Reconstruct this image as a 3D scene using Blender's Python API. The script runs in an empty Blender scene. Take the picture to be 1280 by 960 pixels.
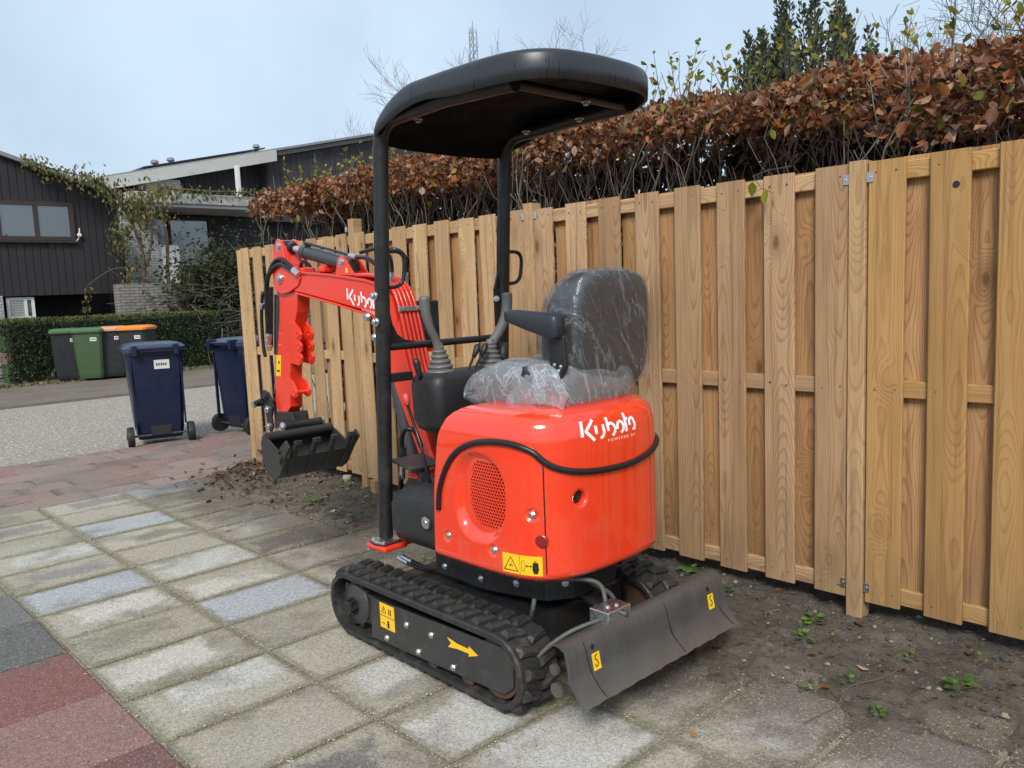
import bpy, math, random
import numpy as np
from mathutils import Vector, Matrix, Quaternion
rnd = random.Random(7)
SC = bpy.context.scene
COL = SC.collection
R = math.radians

# ------------------------------------------------------------------ camera
YAW, PITCH, ROLL, FOC = R(43.34), R(6.56), R(2.32), 1017.0
fw = Vector((math.sin(YAW)*math.cos(PITCH), math.cos(YAW)*math.cos(PITCH), -math.sin(PITCH)))
rt = Vector((math.cos(YAW), -math.sin(YAW), 0)); up = rt.cross(fw)
rt2 = math.cos(ROLL)*rt - math.sin(ROLL)*up; up2 = math.sin(ROLL)*rt + math.cos(ROLL)*up
cam = bpy.data.cameras.new('camera'); camo = bpy.data.objects.new('camera', cam); COL.objects.link(camo)
mw = Matrix.Identity(4)
for i, a in enumerate((rt2, up2, -fw)):
    for j in range(3): mw[j][i] = a[j]
mw.translation = (0, 0, 1.47); camo.matrix_world = mw
cam.sensor_width = 36; cam.lens = 36*FOC/1280; cam.clip_start = .05; cam.clip_end = 2000
SC.camera = camo

# ------------------------------------------------------------------ sky, sun, exposure
SUN_EL, SUN_AZ = 42, 232          # azimuth of the sun, clockwise from +Y
w = bpy.data.worlds.new('World'); SC.world = w; w.use_nodes = True
wn = w.node_tree.nodes; wl_ = w.node_tree.links
bg = wn['Background']
sky = wn.new('ShaderNodeTexSky'); sky.sky_type = 'NISHITA'; sky.sun_disc = False
sky.sun_elevation = R(SUN_EL); sky.sun_rotation = R(SUN_AZ); sky.air_density = 1.0; sky.dust_density = 3.0; sky.ozone_density = 1.5
# thin overcast: the clear sky seen through an even layer of pale cloud
wc = wn.new('ShaderNodeTexCoord'); wnz = wn.new('ShaderNodeTexNoise'); wnz.inputs['Scale'].default_value = 2.0; wnz.inputs['Detail'].default_value = 5
wmr = wn.new('ShaderNodeMapRange'); wmr.inputs[1].default_value = .3; wmr.inputs[2].default_value = .7; wmr.inputs[3].default_value = .45; wmr.inputs[4].default_value = 1.0
cl = wn.new('ShaderNodeMix'); cl.data_type = 'RGBA'
cl.inputs[7].default_value = (6.1, 7.5, 8.9, 1)
wl_.new(wc.outputs['Generated'], wnz.inputs['Vector']); wl_.new(wnz.outputs['Fac'], wmr.inputs[0]); wl_.new(wmr.outputs[0], cl.inputs[0])
wl_.new(sky.outputs[0], cl.inputs[6]); wl_.new(cl.outputs[2], bg.inputs[0]); bg.inputs[1].default_value = .082
sl = bpy.data.lights.new('sun', 'SUN'); sl.energy = 2.3; sl.angle = R(20); sl.color = (1, .96, .9)
so = bpy.data.objects.new('sun', sl); COL.objects.link(so)
sd = Vector((math.sin(R(SUN_AZ))*math.cos(R(SUN_EL)), math.cos(R(SUN_AZ))*math.cos(R(SUN_EL)), math.sin(R(SUN_EL))))
so.rotation_euler = sd.to_track_quat('Z', 'Y').to_euler(); so.location = (0, 0, 30)
SC.view_settings.view_transform = 'Standard'; SC.view_settings.look = 'None'
SC.view_settings.exposure = 0.58; SC.view_settings.gamma = 1; SC.view_settings.use_curve_mapping = False

# ------------------------------------------------------------------ helpers
WL = {}
def V(*a): return Vector(a)
class MB:
    def __init__(s): s.v = []; s.f = []; s.m = []
    def add(s, vs, fs, mi=0):
        o = len(s.v); s.v.extend([tuple(p) for p in vs]); s.f.extend([tuple(i+o for i in f) for f in fs]); s.m.extend([mi]*len(fs)); return s
    def bx(s, x0, x1, y0, y1, z0, z1, mi=0):
        vs = [(x0,y0,z0),(x1,y0,z0),(x1,y1,z0),(x0,y1,z0),(x0,y0,z1),(x1,y0,z1),(x1,y1,z1),(x0,y1,z1)]
        return s.add(vs, [(0,3,2,1),(4,5,6,7),(0,1,5,4),(1,2,6,5),(2,3,7,6),(3,0,4,7)], mi)
    def rbox(s, c, size, rot=None, mi=0):
        h = [a/2 for a in size]; vs = []
        for z in (-1,1):
            for x, y in ((-1,-1),(1,-1),(1,1),(-1,1)):
                p = V(x*h[0], y*h[1], z*h[2]);
                if rot is not None: p = rot @ p
                vs.append(p + V(*c))
        return s.add(vs, [(0,3,2,1),(4,5,6,7),(0,1,5,4),(1,2,6,5),(2,3,7,6),(3,0,4,7)], mi)
    def loft(s, rings, closed=True, caps=True, mi=0):
        n = len(rings[0]); vs = [p for r in rings for p in r]; fs = []
        for i in range(len(rings)-1):
            for j in range(n if closed else n-1):
                k = (j+1) % n
                fs.append((i*n+j, i*n+k, (i+1)*n+k, (i+1)*n+j))
        if caps and closed:
            fs.append(tuple(range(n-1, -1, -1))); fs.append(tuple((len(rings)-1)*n+j for j in range(n)))
        return s.add(vs, fs, mi)
    def tube(s, pts, r, n=8, caps=True, mi=0):
        pts = [V(*p) for p in pts]; rs = r if isinstance(r, (list, tuple)) else [r]*len(pts)
        t0 = (pts[1]-pts[0]).normalized()
        a = t0.orthogonal().normalized(); rings = []; pt = t0
        for i, p in enumerate(pts):
            if i == 0: t = t0
            elif i == len(pts)-1: t = (pts[i]-pts[i-1]).normalized()
            else:
                t = ((pts[i+1]-pts[i]).normalized() + (pts[i]-pts[i-1]).normalized())
                t = t.normalized() if t.length > 1e-6 else pt
            a = pt.rotation_difference(t) @ a; a = (a - t*a.dot(t)).normalized(); b = t.cross(a); pt = t
            rings.append([p + (a*math.cos(2*math.pi*k/n) + b*math.sin(2*math.pi*k/n))*rs[i] for k in range(n)])
        return s.loft(rings, True, caps, mi)
    def cyl(s, p0, p1, r0, r1=None, n=14, mi=0):
        return s.tube([p0, p1], [r0, r0 if r1 is None else r1], n, True, mi)
    def lathe(s, o, ax, prof, n=16, mi=0):
        ax = V(*ax).normalized(); a = ax.orthogonal().normalized(); b = ax.cross(a); o = V(*o)
        rings = [[o + ax*h + (a*math.cos(2*math.pi*k/n)+b*math.sin(2*math.pi*k/n))*r for k in range(n)] for r, h in prof]
        return s.loft(rings, True, True, mi)
    def prX(s, poly, x0, x1, mi=0):      # (y,z) polygon extruded along x
        n = len(poly); vs = [(x0, y, z) for y, z in poly] + [(x1, y, z) for y, z in poly]
        fs = [tuple(range(n)), tuple(range(2*n-1, n-1, -1))] + [(j, j+n, (j+1)%n+n, (j+1)%n) for j in range(n)]
        return s.add(vs, fs, mi)
    def prY(s, poly, y0, y1, mi=0):      # (x,z) polygon extruded along y
        n = len(poly); vs = [(x, y0, z) for x, z in poly] + [(x, y1, z) for x, z in poly]
        fs = [tuple(range(n)), tuple(range(2*n-1, n-1, -1))] + [(j, j+n, (j+1)%n+n, (j+1)%n) for j in range(n)]
        return s.add(vs, fs, mi)
    def prZ(s, poly, z0, z1, mi=0):
        n = len(poly); vs = [(x, y, z0) for x, y in poly] + [(x, y, z1) for x, y in poly]
        fs = [tuple(range(n-1, -1, -1)), tuple(range(n, 2*n))] + [(j, (j+1)%n, (j+1)%n+n, j+n) for j in range(n)]
        return s.add(vs, fs, mi)
    def mesh(s, name, mats, org=(0,0,0), smooth=False, fix=True):
        me = bpy.data.meshes.new(name); o = V(*org)
        a = np.array(s.v, dtype=float).reshape(-1, 3) - np.array(org, dtype=float)
        me.from_pydata(a.tolist(), [], s.f)
        for m in (mats if isinstance(mats, (list, tuple)) else [mats]): me.materials.append(m)
        if any(s.m): me.polygons.foreach_set('material_index', s.m)
        if fix:
            import bmesh
            bm = bmesh.new(); bm.from_mesh(me); bmesh.ops.recalc_face_normals(bm, faces=bm.faces); bm.to_mesh(me); bm.free()
        if smooth is not False:
            me.polygons.foreach_set('use_smooth', [True]*len(me.polygons))
            if smooth is not True: me.set_sharp_from_angle(angle=R(smooth))
        me.update(); return me
    def build(s, name, mats, parent=None, smooth=False, bevel=0, seg=2, org=None, fix=True, kind=None):
        og = WL[parent] if parent is not None else V(*(org or (0,0,0)))
        ob = bpy.data.objects.new(name, s.mesh(name, mats, og, smooth, fix)); COL.objects.link(ob)
        if parent is not None: ob.parent = parent
        else: ob.location = og
        WL[ob] = V(*og)
        if bevel:
            b = ob.modifiers.new('bevel', 'BEVEL'); b.width = bevel; b.segments = seg; b.limit_method = 'ANGLE'; b.angle_limit = R(35); b.harden_normals = False
        if kind: ob['kind'] = kind
        return ob
def inst(name, me, parent, loc, rot=None, scale=None, color=None):
    ob = bpy.data.objects.new(name, me); COL.objects.link(ob)
    base = WL[parent] if parent is not None else V(0,0,0)
    ob.location = V(*loc) - base
    if rot is not None:
        if isinstance(rot, Matrix): ob.rotation_mode = 'QUATERNION'; ob.rotation_quaternion = rot.to_quaternion()
        elif isinstance(rot, Quaternion): ob.rotation_mode = 'QUATERNION'; ob.rotation_quaternion = rot
        else: ob.rotation_euler = rot
    if scale is not None: ob.scale = scale if isinstance(scale, (tuple, list, Vector)) else (scale,)*3
    if color is not None: ob.color = color
    if parent is not None: ob.parent = parent
    WL[ob] = V(*loc)
    return ob
def tag(o, label, cat, group=None):
    o['label'] = label; o['category'] = cat
    if group: o['group'] = group
    return o
def thing(name, loc, label, cat, group=None):
    o = bpy.data.objects.new(name, None); COL.objects.link(o); o.location = loc; o.empty_display_size = .1; WL[o] = V(*loc)
    return tag(o, label, cat, group)
def struct(o): o['kind'] = 'structure'; return o
def bez(p0, p1, p2, p3, n=10):
    p0, p1, p2, p3 = V(*p0), V(*p1), V(*p2), V(*p3)
    return [((1-t)**3)*p0 + 3*((1-t)**2)*t*p1 + 3*(1-t)*t*t*p2 + t**3*p3 for t in [i/n for i in range(n+1)]]
def catmull(pts, k=6):
    P = [V(*p) for p in pts]; out = []
    for i in range(len(P)-1):
        a = P[max(i-1,0)]; b = P[i]; c = P[i+1]; d = P[min(i+2, len(P)-1)]
        for j in range(k):
            t = j/k; out.append(.5*((2*b)+(-a+c)*t+(2*a-5*b+4*c-d)*t*t+(-a+3*b-3*c+d)*t**3))
    return out + [P[-1]]

# ------------------------------------------------------------------ materials
class NT:
    def __init__(s, name):
        s.mat = bpy.data.materials.new(name); s.mat.use_nodes = True; s.t = s.mat.node_tree; s.n = s.t.nodes
        s.b = s.n['Principled BSDF']; s.out = s.n['Material Output']
    def nd(s, typ, ins=None, **kw):
        n = s.n.new(typ)
        for k, v in kw.items(): setattr(n, k, v)
        for k, v in (ins or {}).items(): s.set(n.inputs[k], v)
        return n
    def set(s, inp, v):
        if isinstance(v, bpy.types.NodeSocket): s.t.links.new(v, inp)
        elif isinstance(v, bpy.types.Node): s.t.links.new(v.outputs[0], inp)
        else: inp.default_value = v
    def bs(s, **kw):
        for k, v in kw.items(): s.set(s.b.inputs[k.replace('_', ' ')], v)
    def math(s, op, a, b=0.0, c=None):
        n = s.n.new('ShaderNodeMath'); n.operation = op; s.set(n.inputs[0], a); s.set(n.inputs[1], b)
        if c is not None: s.set(n.inputs[2], c)
        return n.outputs[0]
    def mix(s, f, a, b, mode='MIX'):
        n = s.n.new('ShaderNodeMix'); n.data_type = 'RGBA'; n.blend_type = mode
        s.set(n.inputs[0], f); s.set(n.inputs[6], a); s.set(n.inputs[7], b); return n.outputs[2]
    def mr(s, v, a, b, c=0.0, d=1.0, smooth=True):
        n = s.n.new('ShaderNodeMapRange'); n.interpolation_type = 'SMOOTHSTEP' if smooth else 'LINEAR'
        for i, x in enumerate((v, a, b, c, d)): s.set(n.inputs[i], x)
        return n.outputs[0]
    def noise(s, vec, scale, detail=4, rough=.55, dist=0):
        n = s.nd('ShaderNodeTexNoise', {'Scale': scale, 'Detail': detail, 'Roughness': rough, 'Distortion': dist})
        if vec is not None: s.set(n.inputs['Vector'], vec)
        return n.outputs['Fac']
    def ramp(s, f, stops):
        n = s.n.new('ShaderNodeValToRGB'); e = n.color_ramp.elements
        while len(e) < len(stops): e.new(.5)
        for x, (p, c) in zip(e, stops): x.position = p; x.color = (*c, 1) if len(c) == 3 else c
        s.set(n.inputs[0], f); return n.outputs[0]
    def xyz(s, v): return s.nd('ShaderNodeSeparateXYZ', {0: v}).outputs
    def cxyz(s, x, y, z): return s.nd('ShaderNodeCombineXYZ', {0: x, 1: y, 2: z}).outputs[0]
    def pos(s): return s.nd('ShaderNodeNewGeometry').outputs['Position']
    def obj(s): return s.nd('ShaderNodeTexCoord').outputs['Object']
    def bump(s, h, strength=.3, dist=.01):
        n = s.nd('ShaderNodeBump', {'Strength': strength, 'Distance': dist, 'Height': h}); s.set(s.b.inputs['Normal'], n.outputs[0])
def c4(c): return (c[0], c[1], c[2], 1)
def mk(name, base, rough=.5, var=.25, scale=8, metallic=0, coat=0, bump=0, bscale=60, spec=.5, rvar=.12, dirt=None, dscale=5, damt=.5):
    t = NT(name); p = t.pos(); n = t.noise(p, scale, 5)
    col = t.mix(n, c4([x*(1-var) for x in base]), c4([min(1, x*(1+var)) for x in base]))
    if dirt:
        d = t.mr(t.noise(p, dscale, 6, .65), .5, .72, 0, damt); col = t.mix(d, col, c4(dirt))
    t.bs(Base_Color=col, Metallic=metallic, Roughness=t.mr(t.noise(p, scale*2.3, 5), .3, .7, max(0, rough-rvar), min(1, rough+rvar)), Coat_Weight=coat, Coat_Roughness=.06)
    t.b.inputs['Specular IOR Level'].default_value = spec
    if bump: t.bump(t.noise(p, bscale, 4), bump, .004)
    return t.mat

def wood_mat(name, light, dark, tint):
    t = NT(name); o = t.obj(); ri = t.nd('ShaderNodeObjectInfo'); rv = ri.outputs['Random']
    x, y, z = t.xyz(o)
    sh = t.math('MULTIPLY', rv, 37.0)
    # a knot field: sparse points that bend the grain round them
    vv = t.cxyz(sh, t.math('ADD', t.math('MULTIPLY', y, 5.2), sh), t.math('ADD', t.math('MULTIPLY', z, 2.3), sh))
    vo = t.nd('ShaderNodeTexVoronoi', {'Vector': vv, 'Scale': 1.0, 'Randomness': 1.0}); vo.voronoi_dimensions = '3D'
    vd = vo.outputs['Distance']
    kn = t.mr(vd, .03, .34, 1, 0)
    slow = t.noise(t.cxyz(sh, t.math('MULTIPLY', y, .7), t.math('ADD', t.math('MULTIPLY', z, .75), sh)), 1.0, 2, .4)
    med = t.noise(t.cxyz(sh, t.math('MULTIPLY', y, 5), t.math('ADD', t.math('MULTIPLY', z, 1.6), sh)), 1.0, 3, .5)
    u = t.math('ADD', y, t.math('MULTIPLY', t.math('SUBTRACT', rv, .5), .10))
    d = t.math('ADD', t.math('MULTIPLY', slow, .20), t.math('MULTIPLY', kn, .035))
    dist = t.math('SQRT', t.math('ADD', t.math('MULTIPLY', u, u), t.math('MULTIPLY', d, d)))
    dist = t.math('ADD', dist, t.math('MULTIPLY', med, .018))
    ring = t.math('FRACT', t.math('MULTIPLY', dist, 215.0))
    late = t.mr(ring, .5, .93, 0, 1)
    late = t.math('MULTIPLY', late, t.mr(ring, .93, 1.0, 1, 0))
    fib = t.noise(t.cxyz(t.math('MULTIPLY', x, 300), t.math('MULTIPLY', y, 300), t.math('ADD', t.math('MULTIPLY', z, 6), sh)), 1.0, 3)
    blot = t.noise(t.cxyz(sh, t.math('MULTIPLY', y, 9), t.math('ADD', t.math('MULTIPLY', z, 2.2), sh)), 1.0, 4)
    f = t.math('ADD', t.math('MULTIPLY', late, .62), t.math('MULTIPLY', t.math('SUBTRACT', fib, .5), 1.35))
    f = t.math('ADD', f, t.math('MULTIPLY', t.math('SUBTRACT', blot, .5), 1.5))
    col = t.mix(t.mr(f, -.2, .9, 0, 1, False), c4(light), c4(dark))
    col = t.mix(t.mr(blot, .52, .75, 0, .5), col, c4(tint))
    wn_ = t.nd('ShaderNodeTexWhiteNoise', {'W': t.math('MULTIPLY', rv, 91.7)}, noise_dimensions='1D')
    col = t.mix(t.mr(rv, 0, 1, 0, .62, False), col, c4([a*.72 for a in dark]))
    col = t.mix(t.math('MULTIPLY', wn_.outputs['Value'], .3), col, c4(tint))
    core = t.mr(vd, .05, .105, 1, 0)
    keep = t.mr(t.nd('ShaderNodeTexWhiteNoise', {'Vector': vo.outputs['Position']}).outputs['Value'], .35, .45, 0, 1)
    col = t.mix(t.math('MULTIPLY', t.math('MULTIPLY', core, keep), .8), col, c4([a*.32 for a in dark]))
    col = t.mix(t.math('MULTIPLY', t.mr(vd, .1, .26, .35, 0), keep), col, c4([a*.6 for a in dark]))
    # weather streaks and a foot of damp, splashed soil and some low shade put into the colour
    ws = t.mr(t.noise(t.cxyz(sh, t.math('MULTIPLY', y, 40), t.math('ADD', t.math('MULTIPLY', z, 1.1), sh)), 1.0, 4), .5, .72, 0, .55)
    col = t.mix(ws, col, c4([dark[0]*.62, dark[1]*.66, dark[2]*.75]))
    pz = t.xyz(t.pos())[2]
    foot = t.math('MULTIPLY', t.mr(pz, .1, .75, 1, 0), t.noise(t.cxyz(t.math('MULTIPLY', x, 8), t.math('MULTIPLY', y, 22), t.math('MULTIPLY', z, 5)), 1.0, 4))
    col = t.mix(t.math('MULTIPLY', foot, .55), col, (.10, .072, .045, 1))
    t.bs(Base_Color=col, Roughness=t.mr(fib, .3, .7, .62, .85)); t.b.inputs['Specular IOR Level'].default_value = .25
    h = t.math('ADD', t.math('MULTIPLY', fib, .6), t.math('MULTIPLY', late, .5))
    t.bump(h, .35, .0025)
    return t.mat
WOOD_P = wood_mat('wood_pinkish', (.63, .43, .25), (.29, .155, .072), (.43, .28, .155))
WOOD_Y = wood_mat('wood_yellow', (.585, .36, .145), (.30, .15, .048), (.41, .245, .095))
WOOD_F = wood_mat('wood_tan', (.60, .41, .22), (.32, .18, .082), (.45, .295, .155))
WOOD_B = wood_mat('wood_unbleached', (.50, .295, .135), (.24, .11, .042), (.36, .205, .09))

def tile_mat(name, moss=True):
    t = NT(name); oi = t.nd('ShaderNodeObjectInfo'); p = t.pos(); rv = oi.outputs['Random']
    g = t.nd('ShaderNodeTexCoord').outputs['Generated']; gx, gy, gz = t.xyz(g)
    e0 = t.math('MINIMUM', t.math('MULTIPLY', t.math('SUBTRACT', .5, t.math('ABSOLUTE', t.math('SUBTRACT', gx, .5))), 1.5), t.math('SUBTRACT', .5, t.math('ABSOLUTE', t.math('SUBTRACT', gy, .5))))
    ox = t.math('MULTIPLY', t.math('SUBTRACT', rv, .5), .34); oy = t.math('MULTIPLY', t.math('SUBTRACT', t.math('FRACT', t.math('MULTIPLY', rv, 17.3)), .5), .44)
    ex = t.math('SUBTRACT', .5, t.math('ABSOLUTE', t.math('SUBTRACT', gx, t.math('ADD', .5, ox))))
    ey = t.math('SUBTRACT', .5, t.math('ABSOLUTE', t.math('SUBTRACT', gy, t.math('ADD', .5, oy))))
    e = t.math('MINIMUM', t.math('MULTIPLY', ex, 1.5), ey)
    n1 = t.noise(p, 5.5, 5, .6, .4); n2 = t.noise(p, 26, 5, .65); n3 = t.noise(p, 150, 3, .7); n4 = t.noise(p, 62, 4, .7)
    ed = t.math('ADD', e, t.math('MULTIPLY', t.math('SUBTRACT', n1, .5), .62))
    ed = t.math('ADD', ed, t.math('MULTIPLY', t.math('SUBTRACT', n2, .5), .30))
    a = t.math('SUBTRACT', oi.outputs['Alpha'], .3)                                  # how far the lichen has crept in from the edge
    m = t.mr(ed, t.math('SUBTRACT', a, .10), t.math('ADD', a, .09), 1, 0)
    grow = t.mix(n2, (.24, .222, .155, 1), (.46, .425, .315, 1))
    if not moss: grow = t.mix(n2, (.05, .045, .042, 1), (.15, .13, .12, 1))
    grow = t.mix(t.mr(t.noise(p, 3.1, 4), .4, .65), grow, (.33, .31, .235, 1)); grow = t.mix(t.math('MULTIPLY', rv, .75), grow, (.50, .465, .385, 1) if moss else (.16, .13, .12, 1))
    base = t.mix(n2, t.mix(.25, oi.outputs['Color'], (0, 0, 0, 1)), t.mix(.12, oi.outputs['Color'], (1, 1, 1, 1)))
    col = t.mix(m, base, grow)
    damp = t.mr(t.noise(p, 2.3, 5, .6), .5, .68, 0, .55); col = t.mix(damp, col, (.13, .12, .098, 1))
    if moss:
        sd = t.mr(t.math('ADD', e0, t.math('MULTIPLY', t.math('SUBTRACT', n4, .5),   .12)), .0, .05, .8, 0); col = t.mix(sd, col, t.mix(n4, (.15, .13, .095, 1), (.42, .38, .3, 1)))
        col = t.mix(t.mr(t.math('ADD', e0, t.math('MULTIPLY', t.math('SUBTRACT', n2, .5), .3)), .0, .11, .5, 0), col, (.16, .155, .075, 1))
    if moss:
        px, py, pz = t.xyz(p)                                # yard dirt that the machine and the soil bed have spread
        dd = t.mr(t.math('ADD', px, t.math('MULTIPLY', n1, .9)), 2.35, 3.0, 0, .8); col = t.mix(dd, col, (.085, .07, .052, 1))
    col = t.mix(t.mr(n4, .35, .66, .0, .6), col, t.mix(.5, col, (.03, .026, .02, 1)))
    sp = t.mr(n3, .53, .64, 0, .72); col = t.mix(sp, col, (.06, .054, .045, 1))
    sw = t.mr(t.noise(p, 120, 3, .6), .58, .68, 0, .75 if moss else .6); col = t.mix(sw, col, (.46, .43, .37, 1))
    t.bs(Base_Color=col, Roughness=t.mr(n2, .3, .7, .72, .95)); t.b.inputs['Specular IOR Level'].default_value = .3
    t.bump(t.math('ADD', t.math('MULTIPLY', n3, .9), t.math('ADD', n4, n2)), .6, .006)
    return t.mat
TILE = tile_mat('concrete_tile'); TILE_R = tile_mat('coloured_tile', False)

def ground_mat(name, c0, c1, s0=30, s1=300, speck=(.5,.5,.48), spamt=.5, bump=.5, stain=(.08,.07,.06), stamt=.5, th=.6):
    t = NT(name); p = t.pos(); a = t.noise(p, s0, 6, .65); b = t.noise(p, s1, 3, .6); c = t.noise(p, 1.3, 5, .6)
    col = t.mix(a, c4(c0), c4(c1)); col = t.mix(t.mr(c, .4, .7, 0, stamt), col, c4(stain))
    col = t.mix(t.mr(b, th, th+.1, 0, spamt), col, c4(speck))
    t.bs(Base_Color=col, Roughness=.92); t.b.inputs['Specular IOR Level'].default_value = .2
    t.bump(t.math('ADD', t.math('MULTIPLY', a, 1.0), t.math('MULTIPLY', b, .8)), bump, .012)
    return t.mat
SOIL = ground_mat('soil', (.024, .021, .017), (.135, .117, .094), 24, 85, (.34, .30, .25), .6, 1.0, (.145, .126, .10), .55, .62)
SAND = ground_mat('joint_sand', (.14, .122, .09), (.34, .30, .23), 45, 120, (.6, .55, .47), .7, .8, (.07, .07, .035), .6, .56)
STREET = ground_mat('asphalt_chippings', (.17, .15, .12), (.37, .335, .285), 13, 30, (.66, .62, .55), .85, 1.0, (.25, .22, .175), .4, .55)
WALKM = ground_mat('pavement_grey_brown', (.11, .093, .073), (.23, .198, .16), 9, 60, (.2, .17, .13), .35, .5, (.09, .075, .06), .5)
FIELD = ground_mat('bare_ground', (.05, .05, .03), (.11, .10, .07), 3, 40)

def body_paint():
    t = NT('orange_red_paint'); p = t.pos(); x, y, z = t.xyz(p)
    n = t.noise(p, 7, 6, .65); st = t.noise(t.cxyz(t.math('MULTIPLY', x, 55), t.math('MULTIPLY', y, 55), t.math('MULTIPLY', z, 3)), 1.0, 4, .6)
    dust = t.math('MULTIPLY', t.mr(t.math('ADD', n, t.math('MULTIPLY', st, .5)), .72, 1.0, 0, .34), t.mr(z, .45, .95, 1.0, .25))
    sp = t.mr(t.noise(p, 170, 2), .72, .77, 0, .5)
    col = t.mix(t.math('MAXIMUM', dust, t.math('MULTIPLY', sp, .5)), (.80, .046, .013, 1), (.50, .14, .08, 1))
    t.bs(Base_Color=col, Roughness=t.math('ADD', .14, t.math('MULTIPLY', dust, .9)), Coat_Weight=t.math('SUBTRACT', 1.0, dust), Coat_Roughness=.02)
    t.bump(t.noise(p, 28, 2), .02, .004); return t.mat
RED = body_paint()
RED2 = mk('boom_red_paint', (.77, .040, .014), .3, .05, 4, coat=.4, rvar=.08, dirt=(.5, .03, .03), damt=.35)
BLACK = mk('satin_black_steel', (.014, .0145, .016), .36, .25, 12, rvar=.1, dirt=(.045, .042, .038), dscale=7, damt=.5)
BLACKP = mk('black_moulded_plastic', (.018, .019, .021), .48, .2, 10, bump=.12, bscale=240, dirt=(.05, .048, .045), dscale=8, damt=.4)
PLATE = mk('dark_grey_plate', (.032, .032, .033), .42, .25, 9, rvar=.12, dirt=(.085, .078, .068), dscale=11, damt=.5)
def blade_mat():
    t = NT('worn_blade_steel'); p = t.pos(); x, y, z = t.xyz(p)
    a = t.noise(t.cxyz(t.math('MULTIPLY', x, 150), t.math('MULTIPLY', y, 3), t.math('MULTIPLY', z, 5)), 1.0, 4, .6); n = t.noise(p, 9, 5, .6)
    col = t.mix(a, (.062, .061, .06, 1), (.16, .157, .152, 1)); col = t.mix(t.mr(n, .4, .7, 0, .45), col, (.075, .07, .062, 1))
    col = t.mix(t.mr(t.noise(p, 38, 4), .6, .72, 0, .5), col, (.16, .125, .085, 1)); col = t.mix(t.mr(z, .14, .2, .5, 0), col, (.17, .15, .12, 1))
    t.bs(Base_Color=col, Metallic=.45, Roughness=t.mr(a, .3, .7, .5, .3)); t.bump(a, .15, .002); return t.mat
BLADE = blade_mat()
RUBBER = mk('track_rubber', (.020, .0195, .019), .62, .3, 22, rvar=.15, bump=.35, bscale=120, dirt=(.075, .066, .054), dscale=16, damt=.65, spec=.5)
RUBSEAL = mk('rubber_seal', (.010, .010, .011), .35, .2, 20, rvar=.08)
CHROME = mk('chrome_rod', (.72, .73, .75), .14, .05, 20, metallic=1, rvar=.05)
ZINC = mk('zinc_plated', (.62, .63, .64), .36, .2, 60, metallic=1, rvar=.15)
GREYP = mk('grey_handle', (.125, .123, .118), .55, .12, 20, bump=.1, bscale=300)
CYL = mk('grey_cylinder_paint', (.045, .046, .05), .34, .15, 10)
LAMPR = mk('red_reflector', (.24, .008, .012), .18, .3, 300, coat=.6, bump=.3, bscale=400)
YEL = mk('yellow_sticker', (.83, .50, .015), .4, .05, 20)
PRINT = mk('black_print', (.012, .012, .012), .5, .05, 20)
WHITE = mk('white_lettering', (.82, .82, .82), .4, .04, 20)
VINYL = mk('seat_vinyl', (.026, .026, .028), .5, .25, 20, bump=.4, bscale=190)
PEDAL = mk('rubber_mat', (.03, .03, .031), .6, .2, 30)
RUST = mk('rusty_roller', (.085, .045, .028), .7, .35, 25)
def canopy_mat():
    t = NT('wet_canopy_plastic'); p = t.pos(); x, y, z = t.xyz(p)
    n = t.noise(p, 9, 5); col = t.mix(n, (.016, .018, .021, 1), (.026, .029, .033, 1))
    a = t.math('ADD', t.math('MULTIPLY', x, 1.0), t.math('MULTIPLY', y, .83))
    dr = t.noise(t.cxyz(t.math('MULTIPLY', x, 85), t.math('MULTIPLY', y, 85), t.math('MULTIPLY', z, 9)), 1.0, 2)
    gate = t.noise(p, 5.5, 2)
    m = t.math('MULTIPLY', t.mr(dr, .62, .66), t.mr(gate, .44, .5))
    col = t.mix(t.math('MULTIPLY', m, .85), col, (.007, .007, .008, 1))
    t.bs(Base_Color=col, Roughness=t.mr(m, 0, 1, .36, .15)); t.bump(t.noise(p, 330, 3), .08, .002)
    return t.mat
CANOPY = canopy_mat()
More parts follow.
